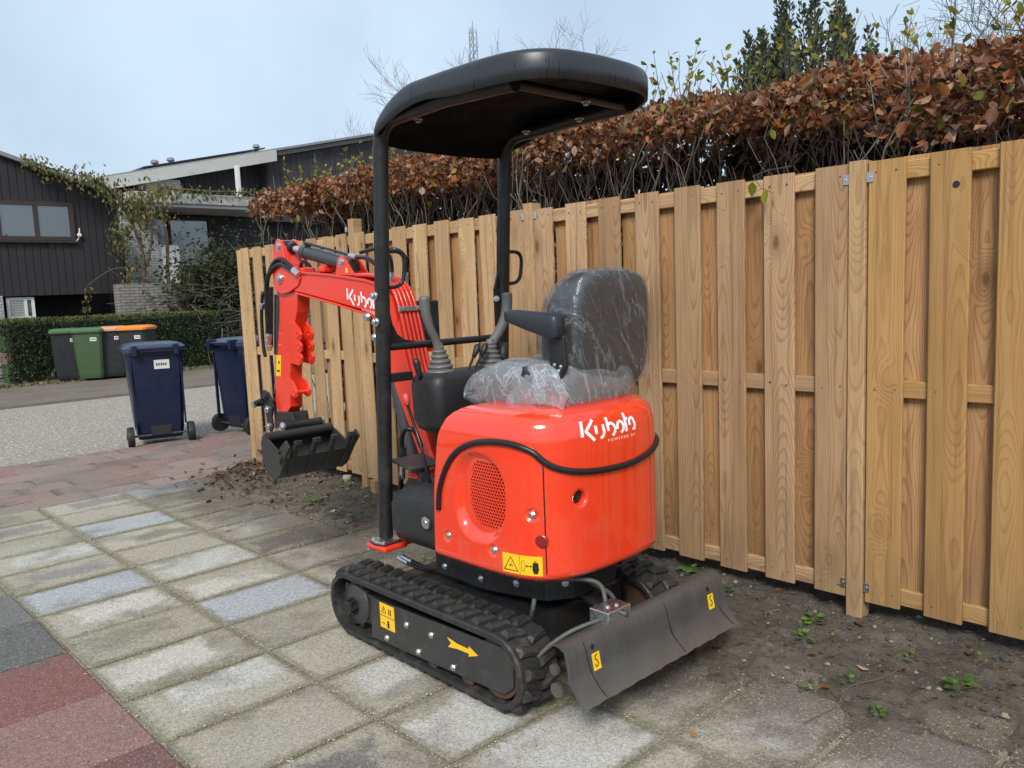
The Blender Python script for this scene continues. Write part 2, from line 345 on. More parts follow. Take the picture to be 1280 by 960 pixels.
def film_mat(name, base, crease):
    t = NT(name); p = t.pos()
    fx, fy, fz = t.xyz(p); fv = t.cxyz(t.math('ADD', t.math('MULTIPLY', fx, 9), t.math('MULTIPLY', fz, 5)), t.math('MULTIPLY', fy, 8), t.math('SUBTRACT', t.math('MULTIPLY', fz, 2.2), t.math('MULTIPLY', fx, 2)))
    w1 = t.noise(fv, 1.0, 5, .6, .5); w2 = t.noise(fv, 3.2, 4, .6, .4)
    cr = t.mr(t.math('ABSOLUTE', t.math('SUBTRACT', w1, .5)), 0, .022, 1, 0); cr2 = t.mr(t.math('ABSOLUTE', t.math('SUBTRACT', w2, .5)), 0, .018, .5, 0)
    tr = t.nd('ShaderNodeBsdfTransparent', {'Color': (.93, .94, .95, 1)})
    gl = t.nd('ShaderNodeBsdfGlossy', {'Color': (.9, .93, .96, 1), 'Roughness': .2}); df = t.nd('ShaderNodeBsdfDiffuse', {'Color': (.72, .76, .8, 1)})
    bp = t.nd('ShaderNodeBump', {'Strength': .9, 'Distance': .02, 'Height': t.math('ADD', w1, t.math('MULTIPLY', w2, .4))})
    for s in (gl, df): t.t.links.new(bp.outputs[0], s.inputs['Normal'])
    fr = t.nd('ShaderNodeFresnel', {'IOR': 1.5, 'Normal': bp.outputs[0]})
    m1 = t.nd('ShaderNodeMixShader', {0: t.math('ADD', base, t.math('MULTIPLY', t.math('MAXIMUM', cr, cr2), crease)), 1: tr.outputs[0], 2: df.outputs[0]})
    m2 = t.nd('ShaderNodeMixShader', {0: t.math('MINIMUM', t.math('ADD', t.math('MULTIPLY', fr, .9), .03), .5), 1: m1.outputs[0], 2: gl.outputs[0]})
    t.t.links.new(m2.outputs[0], t.out.inputs[0]); return t.mat
FILM = film_mat('clear_plastic_film', .04, .13); FILM2 = film_mat('bunched_plastic_film', .2, .22)
def leaf_mat(name, stops, rough=.55, trans=.35, obj=False, gloss=.35):
    t = NT(name); r = t.nd('ShaderNodeObjectInfo').outputs['Random'] if obj else t.nd('ShaderNodeNewGeometry').outputs['Random Per Island']
    col = t.ramp(r, stops); n = t.noise(t.pos(), 60, 3)
    col = t.mix(t.mr(n, .35, .65, 0, .4), col, t.mix(.55, col, (.02, .015, .008, 1)))
    t.bs(Base_Color=col, Roughness=rough); t.b.inputs['Specular IOR Level'].default_value = gloss
    tl = t.nd('ShaderNodeBsdfTranslucent', {'Color': col}); mx = t.nd('ShaderNodeMixShader', {0: trans, 1: t.b.outputs[0], 2: tl.outputs[0]})
    t.t.links.new(mx.outputs[0], t.out.inputs[0]); return t.mat
BRN = [(0, (.085, .034, .02)), (.2, (.17, .065, .032)), (.42, (.30, .115, .045)), (.6, (.42, .155, .04)), (.74, (.40, .22, .13)), (.86, (.54, .35, .25)), (.93, (.36, .21, .15)), (.96, (.2, .16, .05)), (1, (.14, .13, .04))]
BEECH = leaf_mat('beech_brown_leaf', BRN); BEECH_O = leaf_mat('beech_brown_leaf_single', BRN, obj=True)
GRN = [(0, (.07, .11, .025)), (.3, (.17, .2, .035)), (.55, (.36, .33, .04)), (.75, (.45, .3, .04)), (.9, (.14, .18, .04)), (1, (.4, .2, .04))]
SPRIG = leaf_mat('beech_green_leaf', GRN); SPRIG_O = leaf_mat('beech_green_leaf_single', GRN, obj=True)
YEW = leaf_mat('yew_needles', [(0, (.012, .026, .010)), (.5, (.025, .05, .016)), (.85, (.04, .075, .022)), (1, (.07, .10, .03))], trans=.15)
YEWTOP = leaf_mat('yew_clipped_top', [(0, (.08, .10, .025)), (.6, (.15, .17, .045)), (1, (.22, .21, .07))], trans=.2)
CONIF = leaf_mat('juniper_green', [(0, (.03, .042, .022)), (.5, (.065, .085, .045)), (.85, (.11, .13, .07)), (1, (.13, .10, .05))], trans=.12)
VINE = leaf_mat('vine_leaf', [(0, (.05, .065, .02)), (.35, (.10, .12, .03)), (.65, (.2, .19, .05)), (.85, (.26, .2, .06)), (1, (.12, .06, .03))])
SHRUB = leaf_mat('shrub_leaf', [(0, (.02, .034, .012)), (.5, (.04, .062, .022)), (.85, (.075, .085, .035)), (1, (.11, .07, .035))])
WEED = leaf_mat('weed_leaf', [(0, (.06, .13, .025)), (.6, (.12, .23, .04)), (1, (.2, .3, .07))], obj=True)
LITTER = leaf_mat('fallen_leaf', [(0, (.14, .05, .025)), (.4, (.42, .14, .035)), (.7, (.5, .32, .16)), (1, (.62, .5, .36))], obj=True)
LITTERS = leaf_mat('leaf_litter', [(0, (.05, .026, .016)), (.5, (.13, .06, .035)), (.8, (.24, .13, .07)), (1, (.42, .34, .25))])
LITTERY = leaf_mat('pale_leaf_litter', [(0, (.1, .08, .045)), (.5, (.2, .17, .09)), (1, (.36, .32, .2))])
BARK = mk('hedge_bark', (.16, .135, .105), .85, .45, 14, bump=.3); BARK2 = mk('dark_bark', (.07, .06, .05), .9, .35, 12, bump=.3); BARKP = mk('vine_bark', (.12, .085, .065), .9, .35, 12, bump=.4)
FARTW = mk('haze_pale_far_twigs', (.24, .25, .26), .9, .1, 1)  # distance haze put into the twig colour of the far trees
CLAD = mk('black_stained_cladding', (.018, .016, .019), .7, .3, 3)
CLAD2 = mk('dark_brown_cladding', (.035, .030, .035), .75, .25, 2)
FRAMEB = mk('brown_window_frame', (.035, .022, .02), .6, .2, 6)
FASCIA = mk('off_white_fascia', (.42, .42, .4), .6, .12, 2, dirt=(.33, .33, .29), dscale=1.5, damt=.6)
ROOFG = mk('grey_roofing', (.2, .21, .22), .8, .2, 3)
WPAINT = mk('white_paint', (.6, .6, .58), .5, .08, 3)
def glass_mat():
    t = NT('window_glass'); n = t.noise(t.pos(), 2.2, 3)
    t.bs(Base_Color=t.mix(n, (.012, .014, .016, 1), (.05, .05, .048, 1)), Roughness=.05); gl = t.nd('ShaderNodeBsdfGlossy', {'Color': (.9, .93, .97, 1), 'Roughness': .02})
    mx = t.nd('ShaderNodeMixShader', {0: .17, 1: t.b.outputs[0], 2: gl.outputs[0]}); t.t.links.new(mx.outputs[0], t.out.inputs[0]); return t.mat
GLASS = glass_mat()
CURT = mk('pale_blind', (.45, .46, .45), .7, .15, 4)
PVP = mk('solar_panel', (.012, .014, .022), .15, .2, 4)
def brick_mat(name, c1, c2, mort, sc=1.0):
    t = NT(name); x, y, z = t.xyz(t.pos()); v = t.cxyz(t.math('ADD', x, y), z, 0)
    b = t.nd('ShaderNodeTexBrick', {'Vector': v, 'Color1': c4(c1), 'Color2': c4(c2), 'Mortar': c4(mort), 'Scale': sc, 'Mortar Size': .012, 'Brick Width': .22, 'Row Height': .07})
    n = t.noise(t.pos(), 5, 5); col = t.mix(t.mr(n, .4, .7, 0, .4), b.outputs[0], c4([a*.6 for a in mort]))
    t.bs(Base_Color=col, Roughness=.85); t.bump(b.outputs['Fac'], .4, -.01); return t.mat
BRICKW = brick_mat('white_brick', (.42, .42, .40), (.36, .35, .33), (.22, .21, .2)); BRICKG = brick_mat('grey_brick', (.27, .255, .22), (.21, .2, .175), (.12, .11, .1))
NAVY = mk('navy_bin_plastic', (.0075, .013, .043), .38, .15, 7, rvar=.08, dirt=(.018, .022, .04), dscale=5, damt=.45)
NAVYL = mk('navy_lid_plastic', (.03, .042, .085), .35, .15, 7, rvar=.1)
CHAR = mk('charcoal_bin_plastic', (.02, .021, .025), .45, .15, 7); GREENB = mk('green_bin_plastic', (.045, .085, .035), .45, .12, 7); GREENL = mk('green_lid_plastic', (.07, .15, .07), .42, .12, 7)
ORANGE = mk('orange_lid_plastic', (.76, .23, .035), .42, .08, 7); PALEO = mk('faded_orange_lid', (.6, .3, .2), .45, .1, 7)
TYRE = mk('bin_wheel_rubber', (.014, .014, .015), .65, .2, 20)
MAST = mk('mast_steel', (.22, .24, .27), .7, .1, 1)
# ================================================================== SETTING
def vnoise(x, y, seed=0):
    x = np.asarray(x, float); y = np.asarray(y, float)
    xi = np.floor(x).astype(int); yi = np.floor(y).astype(int); fx = x-xi; fy = y-yi
    fx = fx*fx*(3-2*fx); fy = fy*fy*(3-2*fy)
    def h(a, b): 
        n = (a*374761393 + b*668265263 + seed*974711) & 0x7fffffff; n = ((n ^ (n >> 13))*1274126177) & 0x7fffffff
        return (n & 0xffff)/65535.0
    return (h(xi,yi)*(1-fx)+h(xi+1,yi)*fx)*(1-fy)+(h(xi,yi+1)*(1-fx)+h(xi+1,yi+1)*fx)*fy
def fbm(x, y, o=4, seed=0):
    r = 0; a = .5
    for k in range(o): r = r + a*vnoise(x*2**k, y*2**k, seed+k); a *= .5
    return r
def sheet(name, x0, x1, y0, y1, z, m):
    return struct(MB().add([(x0,y0,z),(x1,y0,z),(x1,y1,z),(x0,y1,z)], [(0,1,2,3)]).build(name, m, fix=False))
sheet('ground', -600, 900, -600, 900, -.09, FIELD)
sheet('street', -60, 80, 8.9, 14.35, -.03, STREET)
MBk = MB().bx(-60, 80, 14.35, 14.5, -.09, .012); struct(MBk.build('kerb', mk('kerb_concrete', (.14,.125,.105), .85, .35, 4)))
sheet('pavement', -60, 80, 14.5, 20.5, .0, WALKM)

# ---- the paved yard: sand bed with every tile a piece of its own
pav = sheet('paving', -2.2, 3.6, -.6, 8.9, -.010, SAND)
def tile_mesh(name, lx, ly, m, ch=.006, hgt=.05):
    b = MB(); x, y = lx/2, ly/2
    b.loft([[(-x,-y,-hgt),(x,-y,-hgt),(x,y,-hgt),(-x,y,-hgt)],[(-x,-y,-ch),(x,-y,-ch),(x,y,-ch),(-x,y,-ch)],[(-x+ch,-y+ch,0),(x-ch,-y+ch,0),(x-ch,y-ch,0),(-x+ch,y-ch,0)]])
    return b.mesh(name, m)
tm = tile_mesh('tile', .566, .384, TILE); X0, DX, Y0, DY = .888, .588, 2.32, .405
BLUE = (.45, .475, .50); WHT = (.64, .60, .51); PALE = (.43, .395, .305); OLV = (.25, .23, .155); GRY = (.27, .25, .22); DRK = (.15, .135, .11); CLEAN = (.60, .58, .52)
special = {(0,5):(BLUE,-.2),(1,3):(BLUE,-.28),(1,8):(BLUE,-.18),(2,10):(BLUE,-.15),(1,5):(CLEAN,-.02),(1,4):(WHT,.22),(2,4):((.50,.44,.38),-.2),(0,4):(WHT,.22),(0,2):(WHT,.17),
 (0,1):(CLEAN,.24),(0,3):(OLV,.3),(0,0):(PALE,.22),(0,-1):(DRK,.3),(0,7):(CLEAN,.2),(2,6):(CLEAN,.16),(1,0):(CLEAN,.2),(1,-1):(CLEAN,.12),(1,-2):(CLEAN,-.05),(2,-3):(CLEAN,.16),(2,-4):(CLEAN,.12),
 (2,5):(DRK,.2),(1,2):(PALE,.36),(1,1):(PALE,.36),(0,6):(GRY,.3),(1,6):(PALE,.34),(1,7):(OLV,.3),(2,7):(PALE,.34),(2,3):(DRK,.3),(2,8):(OLV,.33),(2,9):(OLV,.3)}
pal = [(OLV,.28),(PALE,.3),(GRY,.24),(PALE,.34),(OLV,.2),(CLEAN,.26)]
for i in range(-4, 4):
    for j in range(-7, 11):
        if i < 0 and j < 6 : continue
        col, al = special.get((i,j), pal[rnd.randrange(len(pal))])
        inst('tile', tm, pav, (X0+(i+.5)*DX+rnd.uniform(-.004,.004), Y0+(j+.5)*DY+rnd.uniform(-.004,.004), rnd.uniform(-.004,.003)),
             (rnd.uniform(-.006,.006), rnd.uniform(-.005,.005), rnd.uniform(-.006,.006)), color=(*col, al+.3))
tr = tile_mesh('tile', .512, .505, TILE_R)
RD = (.215, .045, .036); RD2 = (.28, .125, .105); RD3 = (.155, .042, .035); BK = (.085, .082, .076); BK2 = (.135, .13, .12)
for i in range(5):
    for j, (yc, col) in enumerate([(1.46, RD3), (1.98, RD2), (2.50, RD3), (3.02, RD2), (3.535, RD), (4.055, BK), (4.575, BK2)]):
        if i: col = [RD, RD2, BK, RD3][(i*3+j) % 4]
        inst('tile', tr, pav, (.626-.52*i, yc, rnd.uniform(-.002, .003)), (rnd.uniform(-.004,.004), rnd.uniform(-.004,.004), 0), color=(*col, .0))
# red band along the street
tb = tile_mesh('paver', .392, .292, TILE_R, .005)
for r in range(7):
    for c in range(-6, 15):
        x = -.3 + c*.4 + (.2 if r % 2 else 0); y = 6.92 + r*.302
        if x > 4.6 or x < -1.6: continue
        col = [(.30,.165,.135),(.25,.13,.105),(.33,.21,.175),(.28,.20,.165),(.29,.15,.12),(.24,.17,.14)][rnd.randrange(6)]
        inst('paver', tb, pav, (x, y, rnd.uniform(-.004,.002)), (0, 0, rnd.uniform(-.006,.006)), color=(*col, .2))

# ---- soil bed along the fence
ey = np.array([-.5,.6,1.07,1.3,1.8,2.2,3.0,3.78,4.26,4.8,5.4,5.9,6.4,6.8,7.15,7.6]); ex = np.array([2.9,2.62,2.5,2.52,2.5,2.6,2.7,2.64,2.67,2.68,2.67,2.6,2.66,2.85,3.3,3.6])
def soil_h(x, y):
    e = np.interp(y, ey, ex) + (fbm(x*5, y*5, 3, 11)-.45)*.5
    s = np.clip((x-e)/.38, -1, 1); s = np.where(s > 0, s*s*(3-2*s), s)
    h = -.010 + .036*s + (fbm(x*3.1, y*3.1, 4, 3)-.47)*.05*np.clip(s+.25, 0, 1) + ((fbm(x*13, y*13, 4, 5)-.45)*.055+(vnoise(x*36, y*36, 8)-.5)*.010)*np.clip(s+.45, 0, 1)
    h = h + .05*np.exp(-(((x-3.0)/.28)**2+((y-6.35)/.4)**2))
    return h
gx = np.arange(2.1, 4.0, .015); gy = np.arange(-.4, 7.7, .015); XX, YY = np.meshgrid(gx, gy); HH = soil_h(XX, YY)
b = MB(); nx, ny = len(gx), len(gy)
b.v = np.stack([XX.ravel(), YY.ravel(), HH.ravel()], 1).tolist()
idx = np.arange(nx*ny).reshape(ny, nx); b.f = np.stack([idx[:-1,:-1].ravel(), idx[:-1,1:].ravel(), idx[1:,1:].ravel(), idx[1:,:-1].ravel()], 1).tolist(); b.m = [0]*len(b.f)
soil = struct(b.build('soil_bed', SOIL, smooth=True, fix=False))
sheet('soil_under_hedge', 3.95, 9, -2, 7.7, -.02, SOIL)
# crumbs and small stones
def pebbles(name, n, fx, mats, smin, smax, seed, pale=.12):
    r = np.random.default_rng(seed); vs = []; fs = []; o = 0; m = []
    oc = np.array([(1,0,0),(-1,0,0),(0,1,0),(0,-1,0),(0,0,1),(0,0,-1)], float); of = [(0,2,4),(2,1,4),(1,3,4),(3,0,4),(2,0,5),(1,2,5),(3,1,5),(0,3,5)]
    for k in range(n):
        x, y, z = fx(r); s = smin+(smax-smin)*r.random()**3
        v = oc*s*(.6+.6*r.random((6,1)))*np.array([1, 1, .6]); a = r.random()*6.3
        v = np.stack([v[:,0]*math.cos(a)-v[:,1]*math.sin(a), v[:,0]*math.sin(a)+v[:,1]*math.cos(a), v[:,2]], 1) + (x, y, z+s*.25)
        vs += v.tolist(); fs += [tuple(i+o for i in f) for f in of]; o += 6; m += [int(r.random() < pale)]*8
    b = MB(); b.v = vs; b.f = fs; b.m = m; return b.build(name, mats, smooth=False, fix=False)
def on_soil(r):
    y = -.2+7.0*r.random(); x = float(np.interp(y, ey, ex)) - .12 + 1.1*r.random()
    return x, y, float(soil_h(np.array(x), np.array(y)))
cr = pebbles('soil_crumbs', 9000, on_soil, [mk('crumb_soil', (.06,.05,.038), .95, .4, 40), mk('crumb_stone', (.22,.195,.16), .85, .5, 60)], .003, .017, 4)
cr['kind'] = 'stuff'; tag(cr, 'small dark crumbs and pale grit scattered over the soil bed', 'grit')
def on_joint(r):
    if r.random() < .5: x = X0+DX*int(r.random()*4)+r.normal()*.018; y = .9+5.6*r.random()
    else: y = Y0+DY*int(-4+14*r.random())+r.normal()*.018; x = .9+1.8*r.random()
    return x, y, .0
gj = pebbles('joint_grit', 5500, on_joint, [mk('grit_grey', (.17,.155,.115), .95, .4, 40), mk('grit_pale', (.46,.42,.34), .85, .3, 60)], .0015, .006, 9, .4)
gj['kind'] = 'stuff'; tag(gj, 'fine sandy grit washed into the joints between the tiles', 'grit')

# ---- leaves helpers
def leafcloud(name, mats, P, L, Wr, seed, parent=None, A=None, fold=.25, mi=None, org=None):
    r = np.random.default_rng(seed); n = len(P); P = np.asarray(P, float); L = np.asarray(L, float).reshape(-1,1)*np.ones((n,1))
    if A is None: A = r.normal(size=(n,3))
    else: A = np.asarray(A, float)
    A = A/np.linalg.norm(A, axis=1, keepdims=True); B = r.normal(size=(n,3)); S = np.cross(A, B); S /= np.linalg.norm(S, axis=1, keepdims=True); N = np.cross(A, S)
    pr = [(0,0,0),(.3,.8,.8),(.68,.85,.6),(1,0,-.25),(.68,-.85,.6),(.3,-.8,.8)]
    curl = (r.random((n,1))*1.6-.3)
    vs = np.stack([P + A*L*(a+r.normal(size=(n,1))*.05) + S*L*Wr*.5*s*(1+r.normal(size=(n,1))*.18) + N*L*(fold*nn*.4*curl + r.normal(size=(n,1))*.22*fold*(a > 0)) for a, s, nn in pr], 1).reshape(-1, 3)
    k = np.arange(n)*6; fs = np.stack([np.stack([k,k+1,k+2,k+3],1), np.stack([k,k+3,k+4,k+5],1)],1).reshape(-1,4)
    b = MB(); b.v = vs.tolist(); b.f = fs.tolist(); b.m = [0]*len(b.f) if mi is None else np.repeat(mi, 2).tolist()
    return b.build(name, mats, parent, smooth=False, fix=False, org=org)
def leaf_mesh(name, m, L=1, W=.6, fold=.25, seed=0, curl=1.0):
    pr = [(0,0,0),(.14,.55,.25),(.36,.95,.5),(.66,.8,.35),(1,0,-.35),(.66,-.8,.45),(.36,-.95,.55),(.14,-.55,.3)]
    ctr = [(.14,0,-.05),(.36,0,-.08),(.66,0,-.15)]
    r = random.Random(seed); V_ = [(a*L, s*W*.5*L, n*fold*L*curl*.5+r.uniform(-.03,.03)*L) for a, s, n in pr] + [(a*L, 0, n*fold*L+r.uniform(-.02,.02)*L) for a, s, n in ctr]
    F_ = [(0,1,8),(1,2,9,8),(2,3,10,9),(3,4,10),(4,5,10),(5,6,9,10),(6,7,8,9),(7,0,8)]
    return MB().add(V_, F_).mesh(name, m, fix=False, smooth=True)

# ================================================================== FENCE
def board_mesh(name, th, wd, ln, m, ch=.004):
    x, y = th/2, wd/2
    return MB().prZ([(-x+ch,-y),(x-ch,-y),(x,-y+ch),(x,y-ch),(x-ch,y),(-x+ch,y),(-x,y-ch),(-x,-y+ch)], 0, ln).mesh(name, m)
FB, FT = .103, 1.922
XF = 3.340
def fence_panel(ya, yb, wood, label, tilt=0.0, dz=0.0):
    p = thing('timber_fence', (XF, ya, 0), label, 'fence', 'timber fence panels with boards on both sides')
    ln = FT-FB; bmf = board_mesh('board', .018, .143, ln, wood); bmb = board_mesh('board', .018, .143, ln, WOOD_B); L = yb-ya
    ty = [ya+.0715+.002 + k*(L-.143-.004)/7 for k in range(8)]
    for k, y in enumerate(ty):
        inst('board', bmf, p, (XF+rnd.uniform(-.001,.002), y, FB+rnd.uniform(-.004,.004)+dz), (tilt+rnd.uniform(-.0025,.0025), rnd.uniform(-.002,.002), rnd.uniform(-.03,.03)+(math.pi if rnd.random() < .5 else 0)))
        if k < 7: inst('board', bmb, p, (XF+.049, (y+ty[k+1])/2+rnd.uniform(-.004,.004), FB+rnd.uniform(-.01,.01)+dz), (tilt, 0, math.pi if rnd.random() < .5 else 0))
    rm = board_mesh('rail', .029, .07, L-.006, wood)
    for z in (.148, 1.012, 1.873): inst('rail', rm, p, (XF+.0245, ya+.003, z+dz), (-math.pi/2, 0, 0))
    nails = MB()
    for y in ty:
        for z in (.15, 1.01, 1.875):
            for s in (-.04, .04): nails.cyl((XF-.0088-.001, y+s+rnd.uniform(-.006,.006), z+rnd.uniform(-.008,.008)+dz), (XF-.002, y+s, z+dz), .0035, n=6)
    o = nails.build('nails', mk('nail_head', (.07,.05,.04), .7), p); o['kind'] = 'stuff'
    return p
pm = {}
def fence_post(y, z1, label, wood=WOOD_F, w=.068, brackets=True, lean=0.0):
    p = thing('fence_post', (XF, y, 0), label, 'fence post', 'square timber fence posts')
    inst('post', board_mesh('post', w+.01, w, z1+.25, wood, .003), p, (XF+.018, y, -.25), (lean, 0, 0))
    if brackets:
        for z in (z1-.07, .165):
            for s in (-1, 1):
                b = MB(); y0 = y+s*(w/2); y1 = y+s*(w/2+.028)
                b.bx(XF-.0125, XF-.0105, min(y0,y1), max(y0,y1), z-.02, z+.02); b.cyl((XF-.0145, y+s*(w/2+.016), z), (XF-.011, y+s*(w/2+.016), z), .005, n=8)
                b.build('bracket', ZINC, p, bevel=.004)
    return p
fence_post(1.452, 1.93, 'square fence post between the yellowish panel and the pinkish one'); fence_post(3.335, 1.957, 'square fence post beside the seat back, a little taller than both panels')
fence_post(5.195, 2.035, 'fence post standing clearly above the panels behind the boom', lean=.012); fence_post(7.02, 1.925, 'corner fence post at the street end of the fence', brackets=False); fence_post(-.42, 1.93, 'fence post at the yard end beyond the yellowish panel')
fence_panel(1.49, 3.30, WOOD_P, 'pinkish timber panel directly behind the excavator seat and blade')
fence_panel(-.385, 1.414, WOOD_Y, 'yellowish new timber panel at the yard end of the fence')
fence_panel(3.372, 5.158, WOOD_F, 'tan timber panel behind the canopy posts and levers', tilt=.008, dz=.006)
fence_panel(5.232, 6.985, WOOD_F, 'timber panel behind the bucket, last one before the street', tilt=.012, dz=.012)
kn = MB().lathe((XF-.0135, 1.085, 1.795), (1,0,0), [(.0125,0),(.0125,.007)], 12); o = kn.build('knot_hole', PRINT, [q for q in bpy.data.objects if q.name.startswith('timber_fence')][1])

# ================================================================== BEECH HEDGE
hr = np.random.default_rng(21)
def hedge_top(y): return np.interp(y, [-1,.8,1.3,1.7,2.4,3.2,4.5,5.6,6.6,8.2], [2.48,2.47,2.44,2.43,2.51,2.53,2.5,2.52,2.5,2.55])
hedge = thing('beech_hedge', (4.15, 3.8, 0), 'tall copper-brown beech hedge growing behind the timber fence', 'hedge')
P = []; A = []
N1 = 34000
y = -.6+8.0*hr.random(N1); x = 3.62+1.1*hr.random(N1)
tp = hedge_top(y) + (np.array([float(fbm(np.array(a*1.7), np.array(c*1.7), 3, 31)) for a, c in zip(x, y)])-.45)*.3
dep = hr.random(N1)**1.6
z = tp - dep*(.13+.12*np.clip((1.9-y)/.8, 0, 1)+.30*np.clip(np.array(fbm(y*2.1, x*.6, 2, 44))-.33, 0, 1)+.06*(x > 4.15)) - .08*((x-4.15)/.5)**2
# leaves hang on further down where the hedge is deep, thinly in front
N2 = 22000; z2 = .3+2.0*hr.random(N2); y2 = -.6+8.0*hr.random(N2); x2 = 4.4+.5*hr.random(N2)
P = np.stack([x,y,z],1)
o = leafcloud('inner_leaves', leaf_mat('shade_toned_inner_leaf', [(0,(.03,.016,.010)),(.6,(.07,.035,.02)),(1,(.12,.06,.035))], trans=.1), np.stack([x2,y2,z2],1), .06+.06*hr.random(N2), .68, 6, hedge, None, .8); o['kind'] = 'stuff'  # leaf colour darkened to carry the shade deep inside the hedge
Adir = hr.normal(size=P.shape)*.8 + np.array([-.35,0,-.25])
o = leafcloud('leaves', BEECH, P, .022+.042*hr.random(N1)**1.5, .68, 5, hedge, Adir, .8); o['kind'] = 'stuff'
# stems: bare and pale below the leaf canopy
sb = MB()
for k in range(400):
    y0 = -.6+7.7*hr.random(); x0 = 3.8+.8*hr.random(); p = V(x0, y0, 0 if k % 3 else 1.2); pts = [p]; top = float(hedge_top(y0))-.05-.25*hr.random()
    d = V(hr.normal()*.12, hr.normal()*.25, 1)
    while pts[-1].z < top:
        d = V(d.x*.7+hr.normal()*.22, d.y*.7+hr.normal()*.36, 1); q = pts[-1] + d.normalized()*.12
        q.x = max(3.66, q.x); pts.append(q)
    r0 = .0032+.0062*hr.random()**2
    sb.tube(pts, [r0*(1-.6*i/len(pts)) for i in range(len(pts))], 5)
    for i in range(4, len(pts)-1, 2):
        if pts[i].z > 1.5:
            e = V(hr.normal()*.6, hr.normal(), .5+hr.random()).normalized(); m1 = pts[i]+e*.1+V(0,0,.02); sb.tube([pts[i], m1, m1+V(e.x*.5,e.y*.5,.9)*.14], [r0*.6, r0*.45, .0015], 4)
o = sb.build('stems', BARK, hedge, smooth=True, fix=False); o['kind'] = 'stuff'
# young green and yellow tips along the top
P = []; A = []; tw = MB(); tipc = []
for k in range(230):
    y0 = -.5+7.8*hr.random() if k > 45 else -.2+2.9*hr.random(); x0 = 3.7+.8*hr.random(); z0 = float(hedge_top(y0))-.06
    h = .10+.24*hr.random()**1.5; q = V(x0, y0, z0); d = V(hr.normal()*.25, hr.normal()*.25, 1); pts = [q, q+d*h*.5, q+d*h+V(hr.normal()*.03,hr.normal()*.03,0)]
    tw.tube(pts, [.003,.002,.001], 4)
    for j in range(int(4+6*hr.random())):
        t = .25+.75*hr.random(); b_ = q+d*h*t; P.append(b_); A.append((hr.normal(), hr.normal(), .3+hr.random()))
o = leafcloud('young_leaves', SPRIG, P, .026+.028*hr.random(len(P)), .6, 8, hedge, A, .3); o['kind'] = 'stuff'
o = tw.build('young_shoots', BARK2, hedge, fix=False); o['kind'] = 'stuff'
lm = [leaf_mesh('leaf', BEECH_O, 1, .62, .3, s, c) for s, c in ((1,1.2),(2,-.6),(3,2.0))] + [leaf_mesh('leaf', SPRIG_O, 1, .58, .22, 9, .8)]
for k in range(290):
    y0 = -.1+(2.2 if k < 110 else 3.6)*hr.random() if k < 210 else 3.5+3.7*hr.random(); x0 = 3.55+.25*hr.random(); z0 = float(hedge_top(y0))-.09-.28*hr.random()**1.3
    q = Quaternion((hr.normal(),hr.normal(),hr.normal(),hr.normal())); q.normalize()
    inst('leaf', lm[3] if hr.random() < .14 else lm[int(hr.random()*3)], hedge, (x0, y0, z0), q, float(.042+.03*hr.random()+(.015*hr.random() if y0 < 1.7 else 0)))
# sprig hanging over the rail
sp = MB().tube([(3.7,1.93,2.0),(3.5,1.93,1.97),(3.33,1.92,1.93),(3.29,1.86,1.87),(3.29,1.80,1.84)], [.003,.003,.002,.002,.001], 5).build('overhanging_twig', BARK2, hedge, fix=False)
for p_, a in (((3.29,1.9,1.9),.3),((3.285,1.83,1.86),1.2),((3.285,1.8,1.84),2.0)): inst('leaf', lm[3], hedge, p_, (a, 1.0+a*.3, a*2), .07)

# ================================================================== TREES
def bare_tree(name, base, height, spread, label, m, seed, levels=4, r0=.12, lean=(0,0), split=.35, kids=(3,4), twigm=None, dens=1.0, group=None):
    rr = random.Random(seed); root = thing(name, base, label, 'tree', group); tb = MB(); cb = MB()
    def grow(p, d, ln, r, lv):
        pts = [p]; n = 4 if lv else 6
        for i in range(n):
            d = (d + V(rr.gauss(0,.13), rr.gauss(0,.13), rr.gauss(0,.08)+(.06 if lv > 1 else 0))).normalized(); pts.append(pts[-1]+d*ln/n)
        (tb if lv == 0 else cb).tube(pts, [max(r*(1-.55*i/n), .0035*height/8) for i in range(n+1)], 6 if lv < 2 else 4, lv == 0)
        if lv >= levels: return
        nk = int(rr.randint(*kids)*dens+ (1 if lv else 2))
        for k in range(nk):
            t = split+(1-split)*(k+rr.random())/nk; i = min(int(t*n), n-1); q = pts[i].lerp(pts[i+1], t*n-i)
            a = rr.random()*6.283; o_ = d.orthogonal().normalized(); o_ = Quaternion(d, a) @ o_
            nd = (d*rr.uniform(.5,1.0) + o_*spread*rr.uniform(.5,1.1)).normalized()
            grow(q, nd, ln*rr.uniform(.5,.72), r*.5, lv+1)
    grow(V(*base), V(lean[0], lean[1], 1).normalized(), height*.55, r0, 0)
    tb.build('trunk', m, root, smooth=True, fix=False); o = cb.build('crown', twigm or m, root, smooth=True, fix=False); return root
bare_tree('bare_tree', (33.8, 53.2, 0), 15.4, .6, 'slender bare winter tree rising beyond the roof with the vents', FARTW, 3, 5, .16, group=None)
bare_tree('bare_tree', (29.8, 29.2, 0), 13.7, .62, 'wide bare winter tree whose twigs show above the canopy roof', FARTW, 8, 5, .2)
bare_tree('bare_tree', (16.2, 2.4, 0), 7.3, 1.1, 'arching bare tree with thin grey branches behind the copper hedge', mk('grey_branch', (.13,.125,.12), .85, .3, 5), 15, 5, .11, lean=(-.25,.22), kids=(4,5))
